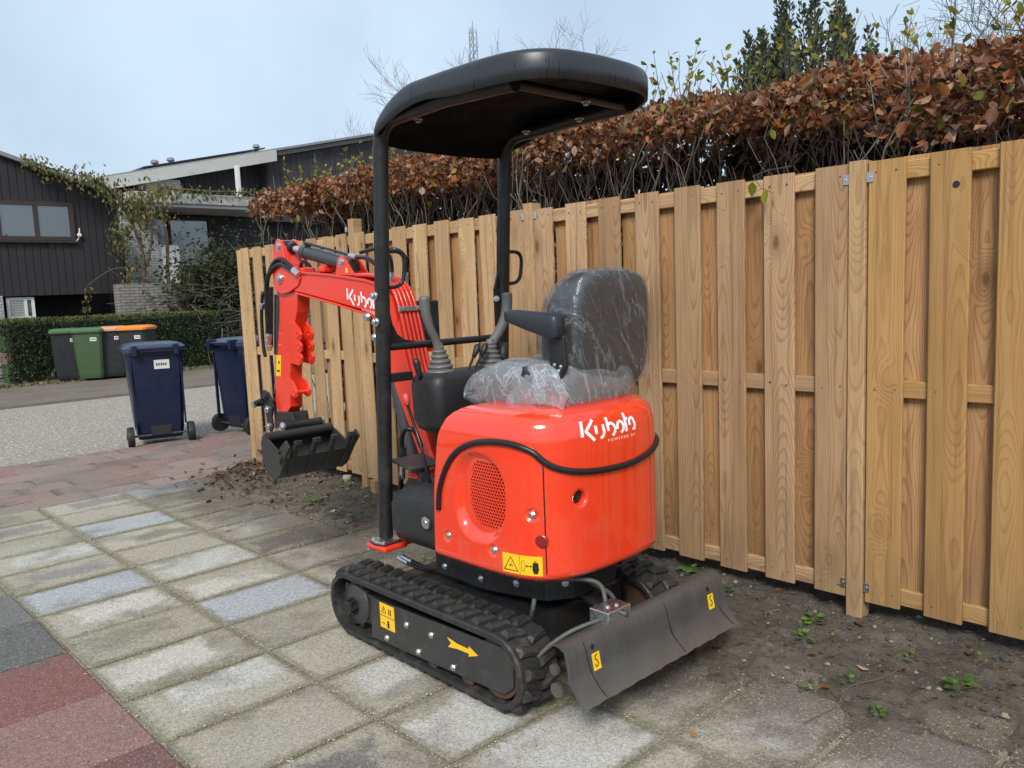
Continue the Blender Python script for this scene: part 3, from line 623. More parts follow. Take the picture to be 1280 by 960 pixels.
# upright dark evergreen
cf = thing('evergreen_shrub', (8.37, 4.19, 0), 'dark upright evergreen shrub with many pointed shoots behind the hedge', 'shrub')
P = []; A = []; tk = MB(); tk.tube([(8.37,4.19,0),(8.39,4.15,1.5),(8.37,4.19,3.2)], [.08,.06,.03], 7)
for k in range(60):
    a = hr.random()*6.28; rr_ = 0.78*math.sqrt(hr.random()); bx_, by_ = 8.37+rr_*math.cos(a)*1.0, 4.19+rr_*math.sin(a)*.9
    top = 4.6 - .9*(rr_/0.78)**2.5 - .38*hr.random(); h = .9+.5*hr.random(); p0 = V(bx_, by_, top-h); p1 = V(bx_+hr.normal()*.07, by_+hr.normal()*.07, top)
    tk.tube([V(8.37,4.19,1.2), p0, p1], [.02,.01,.003], 4)
    n = 230
    for j in range(n):
        t = hr.random()**.8; rad = .13*(1-t)**.7+.014; q = p0.lerp(p1, t); an = hr.random()*6.28; P.append(q+V(math.cos(an)*rad*hr.random(), math.sin(an)*rad*hr.random(), 0)); A.append((math.cos(an)*.7, math.sin(an)*.7, .9))
for j in range(3200):
    a = hr.random()*6.28; r_ = 0.66*math.sqrt(hr.random()); P.append(V(8.37+r_*math.cos(a), 4.19+r_*math.sin(a), 1.2+(2.95-.9*(r_/0.66)**2)*hr.random())); A.append((math.cos(a), math.sin(a), .6))
tk.build('trunk', BARK2, cf, fix=False); o = leafcloud('crown', CONIF, P, .03+.04*hr.random(len(P)), .5, 12, cf, A, .2)

# ================================================================== FAR MAST
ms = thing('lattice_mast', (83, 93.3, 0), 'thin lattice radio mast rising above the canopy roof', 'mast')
mb = MB(); hw = .55
for sx, sy in ((-1,-1),(1,-1),(1,1),(-1,1)): mb.cyl((83+sx*hw, 93.3+sy*hw, 0), (83+sx*hw*.7, 93.3+sy*hw*.7, 39.6), .07, n=5)
mb.build('mast_legs', MAST, ms); mb = MB()
for k in range(40):
    z = k; 
    for (ax, ay), (bx_, by_) in (((-1,-1),(1,-1)),((1,-1),(1,1)),((1,1),(-1,1)),((-1,1),(-1,-1))):
        s = hw*(1-.3*z/40); mb.cyl((83+ax*s, 93.3+ay*s, z), (83+bx_*s, 93.3+by_*s, z+1), .035, n=4)
mb.build('mast_bracing', MAST, ms); MB().cyl((83,93.3,39.6),(83,93.3,41),.05,n=5).build('antenna', MAST, ms)
# ================================================================== BACKGROUND: houses, hedge, shrubs
def window(parent, x0, x1, z0, z1, y, fm, gm, fr=.07, dep=.08, mull=()):
    b = MB(); b.bx(x0, x1, y-dep, y+.02, z0, z0+fr); b.bx(x0, x1, y-dep, y+.02, z1-fr, z1); b.bx(x0, x0+fr, y-dep, y+.02, z0+fr, z1-fr); b.bx(x1-fr, x1, y-dep, y+.02, z0+fr, z1-fr)
    for m in mull: b.bx(m-fr/2, m+fr/2, y-dep, y+.02, z0+fr, z1-fr)
    wo = b.build('window', fm, parent); xs = [x0+fr]+[v for m in mull for v in (m-fr/2, m+fr/2)]+[x1-fr]
    for i in range(0, len(xs), 2): MB().bx(xs[i], xs[i+1], y-.03, y-.015, z0+fr, z1-fr).build('pane', gm, wo)
    return wo
def clad(parent, x0, x1, y, zb, ztop, m, pitch=.16, name='cladding'):
    b = MB(); x = x0
    while x < x1-.01:
        xe = min(x+pitch-.012, x1); b.prY([(x, zb), (xe, zb), (xe, ztop(xe)), (x, ztop(x))], y-.025-rnd.uniform(0,.004), y); x += pitch
    o = b.build(name, m, parent); o['kind'] = 'stuff'; return o
dh = thing('dark_house', (3, 22, 0), 'house with black vertical cladding and an overhanging upper floor', 'house')
zt = lambda x: 4.86-.33*(x-4.6)
xs0, xs1 = -3.0, 6.95
b = MB(); b.prY([(xs0, 1.81), (xs1, 1.81), (xs1, zt(xs1)), (xs0, zt(xs0))], 21.0, 29); b.build('upper_wall', CLAD, dh)
# cladding boards leave the window free
W0, W1, WZ0, WZ1 = 3.6, 5.95, 3.03, 3.90
clad(dh, xs0, W0, 21.0, 1.79, zt, CLAD); clad(dh, W1, xs1, 21.0, 1.79, zt, CLAD); clad(dh, W0, W1, 21.0, 1.79, lambda x: WZ0, CLAD)
b = MB(); x = W0
while x < W1: xe = min(x+.148, W1); b.prY([(x, WZ1), (xe, WZ1), (xe, zt(xe)), (x, zt(x))], 20.974, 21.0); x += .16
b.build('cladding', CLAD, dh)['kind'] = 'stuff'
window(dh, W0, W1, WZ0, WZ1, 20.99, FRAMEB, GLASS, .09, .07, (4.42, 5.17))
MB().bx(W0-.05, W1+.05, 20.88, 21.0, WZ0-.05, WZ0-.01).build('window_sill', FRAMEB, dh)
b = MB(); b.prY([(xs0, zt(xs0)), (xs1+.1, zt(xs1+.1)), (xs1+.1, zt(xs1+.1)+.09), (xs0, zt(xs0)+.09)], 20.85, 29.1); b.build('roof', ROOFG, dh)
MB().bx(xs0, 6.6, 22.4, 28.9, 0, 1.81).build('lower_wall', CLAD, dh)
MB().bx(3.6, 4.33, 20.9, 22.4, 0, 1.80).build('brick_pier', BRICKW, dh)
wi = window(dh, 4.42, 4.98, 1.27, 1.76, 21.1, WPAINT, GLASS, .06, .06, (4.80,)); 
b = MB()
for k in range(9): b.rbox((4.63, 21.06, 1.355+k*.04), (.29, .012, .03), Matrix.Rotation(.5, 3, 'X'))
b.build('blind', CURT, wi)
b = MB(); b.lathe((6.03, 20.93, 3.16), (0,-1,0), [(.05,0),(.05,.04),(.035,.06)], 12); b.tube([(6.03,20.9,3.2),(6.04,20.9,3.32)], .015, 6); b.tube(catmull([(6.03,20.93,3.12),(5.95,20.93,3.02),(5.8,20.93,2.98)]), .012, 5); b.build('wall_lamp', WPAINT, dh, smooth=50)

h2 = thing('long_house', (11, 27, 0), 'long low house with off-white eaves, brown cladding and roof vents', 'house')
rz = lambda x: 4.98+.227*(x-7.9)
b = MB(); b.prY([(7.6, 2.0), (19, 2.0), (19, rz(19)-.25), (7.6, rz(7.6)-.25)], 24.3, 33); b.build('wall', CLAD2, h2)
MB().bx(7.6, 19, 24.2, 33.2, 0, 2.0).build('ground_floor_wall', BRICKG, h2)
clad(h2, 9.6, 12.35, 24.3, 4.3, lambda x: rz(x)-.3, CLAD2, .2); clad(h2, 12.4, 19, 23.75, 3.9, lambda x: rz(x)-.16, CLAD2, .2)
b = MB(); b.prY([(12.35, 3.9), (19, 3.9), (19, rz(19)-.18), (12.35, rz(12.35)-.18)], 23.75, 24.3); b.build('gable_wall', CLAD2, h2)
b = MB(); b.prY([(7.5, rz(7.5)-.33), (12.5, rz(12.5)-.33), (12.5, rz(12.5)), (7.5, rz(7.5))], 23.3, 23.42); b.build('fascia', FASCIA, h2)
b = MB(); b.prY([(7.4, rz(7.4)-.02), (19.2, rz(19.2)-.02), (19.2, rz(19.2)+.05), (7.4, rz(7.4)+.05)], 23.42, 33.3); b.prY([(12.3, rz(12.3)-.16), (19.2, rz(19.2)-.16), (19.2, rz(19.2)-.03), (12.3, rz(12.3)-.03)], 23.6, 23.74); rf = b.build('roof', ROOFG, h2)
for k in range(4):
    xa = 8.6+k*.93; b = MB(); b.prY([(xa, rz(xa)+.10), (xa+.9, rz(xa+.9)+.10), (xa+.9, rz(xa+.9)+.14), (xa, rz(xa)+.14)], 23.6, 25.2); b.build('solar_panel', PVP, rf)
for vx in (9.0, 9.45, 12.1):
    MB().lathe((vx, 23.8, rz(vx)), (0,0,1), [(.06,0),(.06,.17),(.11,.19),(.11,.23),(.08,.28),(.02,.29)], 12).build('roof_vent', ROOFG, rf, smooth=40)
MB().bx(8.6, 9.55, 23.5, 24.3, 4.05, 4.95).build('chimney_block', BRICKW, h2)
MB().bx(7.7, 12.0, 22.2, 24.2, 4.14, 4.42).build('porch_roof', FASCIA, h2, bevel=.02); MB().bx(7.75, 11.9, 22.3, 24.1, 4.06, 4.14).build('porch_soffit', WPAINT, h2)
MB().bx(10.7, 10.82, 22.35, 22.47, 4.42, 5.3).build('downpipe', WPAINT, h2, bevel=.02)
MB().bx(7.7, 8.6, 23.0, 24.2, 0, 4.1).build('brick_pier', BRICKW, h2)
window(h2, 8.75, 10.6, 2.5, 4.0, 24.15, FRAMEB, GLASS, .08, .1, (9.35,)); MB().bx(8.62, 9.2, 23.1, 23.2, 1.8, 3.1).build('door_panel', WPAINT, h2)
# grey brick planter wall with a white-painted return
gw = tag(MB().bx(6.45, 8.6, 20.0, 20.25, 0, 1.98).build('garden_wall', BRICKG, org=(7.5, 20.1, 0), bevel=.01), 'low grey brick garden wall behind the clipped hedge', 'wall')

# clipped yew hedge
yh = thing('clipped_hedge', (6, 19.1, 0), 'dense dark green clipped hedge behind the wheelie bins', 'hedge')
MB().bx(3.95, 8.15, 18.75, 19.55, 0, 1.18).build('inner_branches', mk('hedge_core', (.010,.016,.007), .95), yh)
N = 15000; q = hr.random((N,3)); f = hr.random(N)
P = np.stack([3.88+4.36*q[:,0], 18.62+1.0*q[:,1], 1.27*q[:,2]], 1)
s = f < .62; P[s,1] = 18.60+.13*hr.random(s.sum())**1.5; s2 = (f >= .62) & (f < .7); P[s2,0] = 3.86+.1*hr.random(s2.sum())
s3 = f >= .7; P[s3,2] = 1.19+.09*hr.random(s3.sum())
P[:,1] += (np.array(fbm(P[:,0]*2.2, P[:,2]*2.2, 3, 7))-.45)*.16; P[:,2] += (np.array(fbm(P[:,0]*1.5, P[:,1]*1.5, 3, 17))-.45)*.08
leafcloud('foliage', YEW, P[~s3], .04+.03*hr.random((~s3).sum()), .45, 31, yh, hr.normal(size=((~s3).sum(),3))+np.array([0,-.6,.2]))['kind'] = 'stuff'
leafcloud('clipped_top', YEWTOP, P[s3], .035+.025*hr.random(s3.sum()), .45, 32, yh, hr.normal(size=(s3.sum(),3))*.5+np.array([0,-.3,.9]))['kind'] = 'stuff'
# pale litter at its foot
N = 900; P = np.stack([3.4+5.5*hr.random(N), 18.45-.7*hr.random(N)**1.6, .012+.02*hr.random(N)], 1); o = leafcloud('pale_litter', LITTERY, P, .05+.05*hr.random(N), .6, 77, None, hr.normal(size=(N,3))*np.array([1,1,.15])); o['kind'] = 'stuff'; tag(o, 'pale leaf litter along the foot of the clipped hedge', 'leaf litter')

# climbing vine over the dark house and the porch
vn = thing('climbing_vine', (7.2, 20.7, 0), 'yellow-green climbing vine trailing over the dark house roof and the porch', 'vine')
paths = [[(5.0,20.75,4.82),(5.5,20.7,4.62),(6.1,20.7,4.5),(6.7,20.6,4.2),(7.2,20.6,3.9)], [(7.3,20.6,0),(7.25,20.6,1.6),(7.3,20.55,2.6),(7.1,20.5,3.4),(6.7,20.5,4.15),(6.1,20.6,4.55)],
 [(7.35,20.5,2.4),(7.5,20.4,3.2),(7.4,20.4,3.9),(7.8,21.2,4.2)], [(8.0,20.8,0),(7.95,20.8,2.0),(8.0,20.8,3.2),(8.0,21.2,4.3),(8.8,22.1,4.5),(10.0,22.1,4.5),(11.5,22.1,4.55)], [(7.1,20.5,2.4),(6.6,20.6,2.35),(6.2,20.7,2.1),(6.0,20.75,1.9),(6.0,20.8,1.5)], [(6.9,20.5,3.8),(6.7,20.5,3.2),(6.75,20.5,2.8)], [(7.2,20.5,2.6),(6.9,20.5,2.3),(6.8,20.5,1.7)]]
vb = MB(); P = []; A = []; dens = [430, 330, 480, 330, 40, 170, 120]; sprd = [.13, .2, .26, .13, .08, .14, .12]; r0s = [.02, .06, .035, .05, .012, .014, .014]
for pth, n, sp_, rr_ in zip(paths, dens, sprd, r0s):
    cp = catmull(pth, 8); vb.tube(cp, [rr_*(1-.7*i/len(cp)) for i in range(len(cp))], 6)
    for j in range(n):
        t = hr.random(); t = t if rr_ < .03 else .45+.55*t
        if sp_ == .08: t = .72+.28*t
        c = cp[min(int(t*len(cp)), len(cp)-1)]; P.append((c.x+hr.normal()*sp_, c.y-.06+hr.normal()*sp_*.7, c.z+hr.normal()*sp_*.8-.08*hr.random())); A.append((hr.normal()*.5, hr.normal()*.5-.3, -1))
vb.build('stem', BARKP, vn, smooth=True, fix=False); leafcloud('foliage', VINE, P, .07+.07*hr.random(len(P)), .5, 41, vn, A)['kind'] = 'stuff'
for k in range(14):
    a = V(7.6+hr.normal()*.25, 20.5, 4.3+.2*hr.random())
# tangled bare shrub with dark leaves low down
sh = thing('tangled_shrub', (9.2, 19.9, 0), 'tangled bare-twigged shrub with dark leaves beside the fence end', 'shrub')
vb = MB(); P = []; A = []
for k in range(380):
    a = hr.random()*6.28; p = V(9.15+hr.normal()*.5, 20.2+hr.normal()*.4, .3+hr.random()*.7); d = V(math.cos(a)*.8, math.sin(a)*.5-.1, 1.0); pts = [p]
    for j in range(8):
        d = (d+V(hr.normal()*.3, hr.normal()*.25, -.12+hr.normal()*.15)).normalized(); pts.append(pts[-1]+d*(.2+.2*hr.random()))
    vb.tube(pts, [.014*(1-.8*i/9) for i in range(9)], 4)
    if k % 2 == 0:
        for j in range(8): c = pts[2+int(hr.random()*5)]; P.append((c.x+hr.normal()*.08, c.y+hr.normal()*.08, c.z)); A.append((hr.normal(), hr.normal(), -.3))
for j in range(8000): P.append((9.0+hr.normal()*.7, 19.75+hr.normal()*.28, abs(1.75+hr.normal()*.55))); A.append((hr.normal(), hr.normal()-.4, -.5))
vb.build('twigs', BARK, sh, smooth=True, fix=False); leafcloud('foliage', SHRUB, P, .07+.07*hr.random(len(P)), .55, 51, sh, A)['kind'] = 'stuff'

# ================================================================== WHEELIE BINS
def bin_(loc, rz_, body, lid, label, front=False, sticker=True, hgt=1.07, group=None):
    t = thing('wheelie_bin', loc, label, 'wheelie bin', group); M3 = Matrix.Rotation(rz_, 3, 'Z'); o = V(*loc)
    def G(mb): mb.v = [tuple(M3 @ V(*p) + o) for p in mb.v]; return mb
    hb = hgt-.1
    def ring(z, hx, y0, y1, c=.04): return [(-hx+c,y0,z),(hx-c,y0,z),(hx,y0+c,z),(hx,y1-c,z),(hx-c,y1,z),(-hx+c,y1,z),(-hx,y1-c,z),(-hx,y0+c,z)]
    # wheels sit on the -y side (the handle side)
    b = MB(); b.loft([ring(.05,.215,-.20,.26), ring(.10,.225,-.235,.275), ring(.16,.232,-.26,.285), ring(hb-.02,.275,-.30,.34), ring(hb-.02,.285,-.315,.355), ring(hb+.01,.288,-.318,.358), ring(hb+.01,.27,-.295,.335)]); G(b).build('body', body, t, smooth=30)
    b = MB(); b.bx(-.10, .10, -.262, -.235, .10, .22); G(b).build('axle_recess', TYRE, t)
    b = MB(); b.loft([ring(hb+.012,.300,-.325,.385,.05), ring(hb+.055,.303,-.325,.39,.05), ring(hb+.085,.275,-.29,.355,.05), ring(hb+.10,.2,-.2,.27,.05)]); ld = G(b).build('lid', lid, t, smooth=35)
    b = MB(); b.tube([(-.2,-.37,hb+.05),(.2,-.37,hb+.05)], .018, 8)
    for s in (-1,1): b.bx(s*.2-.025, s*.2+.025, -.395, -.29, hb-.02, hb+.09)
    G(b).build('handle', body, t, bevel=.008)
    for s in (-1,1):
        b = MB(); b.lathe((s*.295,-.24,.1), (s,0,0), [(.02,-.03),(.1,-.03),(.105,-.015),(.105,.025),(.1,.035),(.065,.035),(.06,.02),(.02,.02)], 20); w_ = G(b).build('wheel', TYRE, t, smooth=40)
        b = MB(); b.lathe((s*.295,-.24,.1), (s,0,0), [(.028,.018),(.028,.04),(.018,.045)], 10); G(b).build('hub_cap', PLATE, w_)
    b = MB(); b.cyl((-.29,-.24,.1),(.29,-.24,.1),.012,n=8); G(b).build('axle', CYL, t)
    for s in (-1,1):
        b = MB(); b.bx(s*.245-.008, s*.245+.008, -.302, -.27, .2, hb-.06); G(b).build('rib', body, t)
    if sticker:
        b = MB(); b.bx(-.02,.13,-.303,-.297,.80,.895) if not front else b.bx(-.18,-.06,.328,.338,.80,.87)
        st = G(b).build('address_sticker', WPAINT, t)
        b = MB()
        for k in range(5): b.bx(.0+.022*k, .014+.022*k, -.3045, -.3032, .835, .862) if not front else b.bx(-.17+.02*k, -.157+.02*k, .3381, .339, .82, .85)
        G(b).build('sticker_print', CYL, st)
    return t
BG = 'household wheelie bins put out along the street'
bin_((3.22, 9.05, 0), R(-15), NAVY, NAVYL, 'navy blue wheelie bin with the white sticker, standing alone on the red pavers', group=BG)
bin_((4.20, 8.80, 0), R(-80), NAVY, NAVYL, 'navy blue wheelie bin half hidden behind the end of the fence', sticker=False, group=BG)
bin_((4.82, 18.25, 0), R(166), CHAR, GREENL, 'charcoal wheelie bin with a green lid beside the all-green bin', True, group=BG)
bin_((5.20, 17.95, 0), R(150), GREENB, GREENL, 'all-green wheelie bin in the row by the hedge', True, group=BG)
bin_((5.60, 17.92, 0), R(158), CHAR, PALEO, 'charcoal wheelie bin with a faded orange lid next to the green bin', True, group=BG)
bin_((5.98, 17.55, 0), R(140), CHAR, ORANGE, 'charcoal wheelie bin with a bright orange lid at the end of the row', True, group=BG)
cg = thing('green_crate_stack', (4.2, 19.0, 0), 'green crates stacked between the white brick pier and the hedge', 'crates')
for z0, z1, m in ((0,.36,GREENB),(.37,.62,mk('brown_crate',(.2,.13,.1),.7)),(.63,.95,GREENB)): MB().bx(3.86,4.12,18.95,19.4,z0,z1).build('crate', m, cg, bevel=.015)

# bicycle standing behind the bins
bk = thing('bicycle', (8.05, 17.85, 0), 'parked bicycle with a dark frame at the end of the clipped hedge', 'bicycle')
def wheel(cx): 
    b = MB(); b.tube([(cx+.33*math.cos(a), 17.85, .35+.33*math.sin(a)) for a in [i*math.pi/14 for i in range(29)]], .02, 6, False); wt = b.build('wheel', TYRE, bk, smooth=True)
    b = MB(); b.tube([(cx+.305*math.cos(a), 17.85, .35+.305*math.sin(a)) for a in [i*math.pi/14 for i in range(29)]], .01, 5, False)
    for k in range(12): a = k*math.pi/6; b.cyl((cx,17.85,.35),(cx+.305*math.cos(a),17.85,.35+.305*math.sin(a)),.003,n=4)
    b.build('rim', ZINC, wt)
wheel(8.45); wheel(7.4)
b = MB(); S = (8.08,17.85,.92); BB = (7.98,17.85,.32); Hd = (7.58,17.85,.85)
for a, c in ((S,BB),(BB,(7.6,17.85,.75)),((8.06,17.85,.8),Hd),(BB,(8.45,17.85,.35)),((8.06,17.85,.78),(8.45,17.85,.35)),((7.58,17.85,.9),(7.4,17.85,.35))): b.cyl(a, c, .018, n=7)
b.build('frame', CYL, bk, smooth=40)
b = MB(); b.loft([[(8.25,17.77,.97),(8.25,17.93,.97),(8.25,17.93,1.01),(8.25,17.77,1.01)],[(8.1,17.79,.98),(8.1,17.91,.98),(8.1,17.9,1.01),(8.1,17.8,1.01)],[(7.96,17.83,.98),(7.96,17.87,.98),(7.96,17.87,1.0),(7.96,17.83,1.0)]]); b.build('saddle', TYRE, bk, bevel=.01)
b = MB(); b.tube(catmull([(7.75,17.58,1.0),(7.6,17.62,1.02),(7.55,17.75,1.02),(7.55,17.95,1.02),(7.6,18.08,1.02),(7.75,18.12,1.0)]), .012, 6); b.cyl(Hd,(7.56,17.85,1.02),.013,n=6); b.build('handlebar', TYRE, bk, smooth=True)

bk.rotation_euler = (0, 0, R(52))
# ================================================================== SMALL THINGS ON THE GROUND
wm = [leaf_mesh('leaf', WEED, 1, .7, .2, s, c) for s, c in ((21,.8),(22,.3))]
def weed(x, y, r, n, label, h=.03):
    z = float(soil_h(np.array(x), np.array(y))); z = max(z, 0)
    t = thing('weed', (x, y, z), label, 'weed', 'small green weeds in the soil bed')
    for k in range(n):
        a = k*2.4+rnd.uniform(-.4,.4); rr_ = r*rnd.uniform(.25,.8); s = r*rnd.uniform(.35,.6); zz = z+h*rnd.uniform(.3,1.2)
        inst('leaf', wm[k % 2], t, (x+math.cos(a)*rr_*.5, y+math.sin(a)*rr_*.5, zz), (rnd.uniform(-.3,.3), rnd.uniform(-.45,.1), a), s)
for x, y, r, n, lb in [(3.22,2.0,.06,9,'leafy green weed under the fence beside the raised blade end'),(3.17,1.56,.07,14,'bushy green weed growing close by the fence post foot'),(2.95,1.49,.065,12,'spiky flat weed rosette in the middle of the soil'),(3.02,1.40,.04,6,'tiny weed seedling between the spiky rosette and the post'),
  (2.74,1.22,.045,10,'mossy low weed tuft beside the long thin twig'),(2.95,.92,.075,12,'green rounded-leaf weed in the open soil near the pale litter'),(2.77,1.76,.06,9,'small weed with a brown leaf just off the blade corner'),(2.62,1.06,.05,12,'thin grassy weed tuft at the edge of the buried tiles'),(3.2,.93,.04,6,'little pale weed under the yellowish panel'),
  (3.3,2.28,.08,12,'leafy weed half hidden beside the rear track'),(2.86,5.13,.08,16,'bright green grass tuft in the soil beyond the canopy post'),(3.22,5.28,.07,9,'leafy weed next to the short wooden peg'),(2.62,1.32,.035,6,'tiny weed beside the torn tile edge'),(3.05,1.12,.04,7,'low weed seedling in the trodden soil'),(3.13,6.4,.05,8,'weed at the leaf heap by the corner post')]: weed(x, y, r, n, lb)
fl = [leaf_mesh('fallen_leaf', LITTER, 1, .55, .3, s, c) for s, c in ((31,.8),(32,-.7),(33,1.6))]
for i, (x, y, s, a, lb) in enumerate([(3.21,1.37,.085,.6,'orange curled leaf lying at the fence post foot'),(2.88,1.20,.05,1.5,'small red leaf lying on the soil by the twig'),(3.22,.97,.07,.2,'orange and white leaf scrap under the yellowish panel'),(2.68,1.25,.045,2.2,'pale leaf scrap at the edge of the buried tile'),(2.80,4.83,.06,.4,'pinkish curled leaf near the grass tuft'),
   (2.95,5.15,.09,.9,'long tan leaf beside the grass tuft'),(2.70,1.70,.07,1.8,'brown leaf under the small weed by the blade'),(2.72,4.42,.06,.3,'cream leaf on the dark tile near the canopy post'),(2.87,.74,.06,1.1,'cream torn leaf in the soil near the yard end'),(2.12,5.0,.06,.2,'reddish leaf lying on a pale tile'),(2.1,1.43,.04,.9,'small red leaf scrap on the near tile'),(3.3,5.75,.06,.5,'white curled leaf in front of the bucket')]):
    z = max(float(soil_h(np.array(x), np.array(y))), .002)+.012
    tag(inst('fallen_leaf', fl[i % 3], None, (x, y, z), (rnd.uniform(-.2,.2), rnd.uniform(-.2,.2), a), s), lb, 'leaf', 'fallen leaves')
N = 330; P = []
for k in range(N):
    x, y = 3.02+hr.normal()*.22, 6.3+hr.normal()*.33; P.append((x, y, max(0, float(soil_h(np.array(x), np.array(y))))+.008+.02*hr.random()))
o = leafcloud('leaf_heap', LITTERS, P, .025+.035*hr.random(N), .6, 61, None, hr.normal(size=(N,3))*np.array([1,1,.3])); o['kind'] = 'stuff'; tag(o, 'heap of dead brown leaves at the foot of the corner post', 'leaf litter')
N = 260; P = []
for k in range(N):
    x, y = 2.75+.6*hr.random(), .3+6.5*hr.random(); P.append((x, y, max(0, float(soil_h(np.array(x), np.array(y))))+.004))
o = leafcloud('soil_litter', LITTERS, P, .015+.03*hr.random(N), .5, 62, None, hr.normal(size=(N,3))*np.array([1,1,.15])); o['kind'] = 'stuff'; tag(o, 'scraps of dead leaf scattered over the soil bed', 'leaf litter')
def twig(pts, r, lb):
    q = [(x, y, max(0, float(soil_h(np.array(x), np.array(y))))+r+.006) for x, y in pts]
    tag(MB().tube(catmull(q, 5), r, 5).build('twig', BARKP, org=q[0], smooth=True), lb, 'twig', 'dead twigs on the soil')
twig([(2.42,1.22),(2.52,1.2),(2.6,1.19),(2.72,1.2),(2.85,1.14),(2.95,1.12)], .0022, 'long thin twig reaching from the tile edge into the soil'); twig([(3.06,1.72),(3.1,1.73),(3.15,1.7)], .004, 'short pale bent twig lying in front of the pinkish panel'); twig([(3.0,.75),(3.08,.72),(3.2,.74)], .0022, 'thin twig lying near the pale leaf scrap')
pg = tag(MB().lathe((3.32,5.45,-.05), (.12,.05,1), [(.026,0),(.026,.10),(.036,.105),(.037,.13),(.03,.137)], 12).build('ground_peg', mk('weathered_peg', (.3,.26,.2), .85), org=(3.32,5.45,0), smooth=40), 'short weathered peg standing in the soil behind the canopy post', 'peg')
pg = tag(MB().bx(3.27,3.33,4.98,5.04,-.05,.12).build('post_stub', WOOD_F, org=(3.3,5.0,0), bevel=.004), 'short square timber stub behind the canopy post', 'peg')
# ================================================================== MINI EXCAVATOR
CX = 2.235
EX = thing('mini_excavator', (CX, 2.45, 0), 'orange-red mini excavator on rubber tracks parked beside the timber fence', 'excavator')
def bolt(parent, p, ax, r=.008, h=.008, m=None, name='bolt'):
    b = MB(); b.lathe(p, ax, [(r*1.5,0),(r*1.5,h*.25)], 14); b.lathe(p, ax, [(r,h*.2),(r,h),(r*.75,h*1.15)], 6); return b.build(name, m or ZINC, parent)
mir = lambda x: 2*CX-x
# ---- tracks
YA, YB, ZC, RO, RI = 2.022, 2.966, .160, .135, .112
def loop_pt(s, r):
    L = YB-YA; a = math.pi*RO; T = 2*L+2*a; s = s % T
    if s < L: return V(0, YB-s, ZC+r), V(0,-1,0), V(0,0,1)                 # top, towards the rear
    s -= L
    if s < a: t = math.pi/2+s/RO; n = V(0, math.cos(t), math.sin(t)); return V(0, YA, ZC)+n*r, V(0,-math.sin(t),math.cos(t)), n
    s -= a
    if s < L: return V(0, YA+s, ZC-r), V(0,1,0), V(0,0,-1)
    s -= L; t = -math.pi/2+s/RO; n = V(0, math.cos(t), math.sin(t)); return V(0, YB, ZC)+n*r, V(0,-math.sin(t),math.cos(t)), n
LT = 2*(YB-YA)+2*math.pi*RO
def lug_mesh():
    base = [(-.038,-.026),(-.024,-.030),(.044,-.004),(.044,.026),(-.020,.014),(-.038,.014)]; top = [(-.026,-.016),(-.018,-.019),(.034,.004),(.034,.018),(-.018,.003),(-.026,.002)]
    return MB().loft([[(x,y,-.004) for x,y in base],[(x*.99,y*.97,.012) for x,y in base],[(x,y,.0235) for x,y in top]]).mesh('lug', RUBBER)
LUG = lug_mesh()
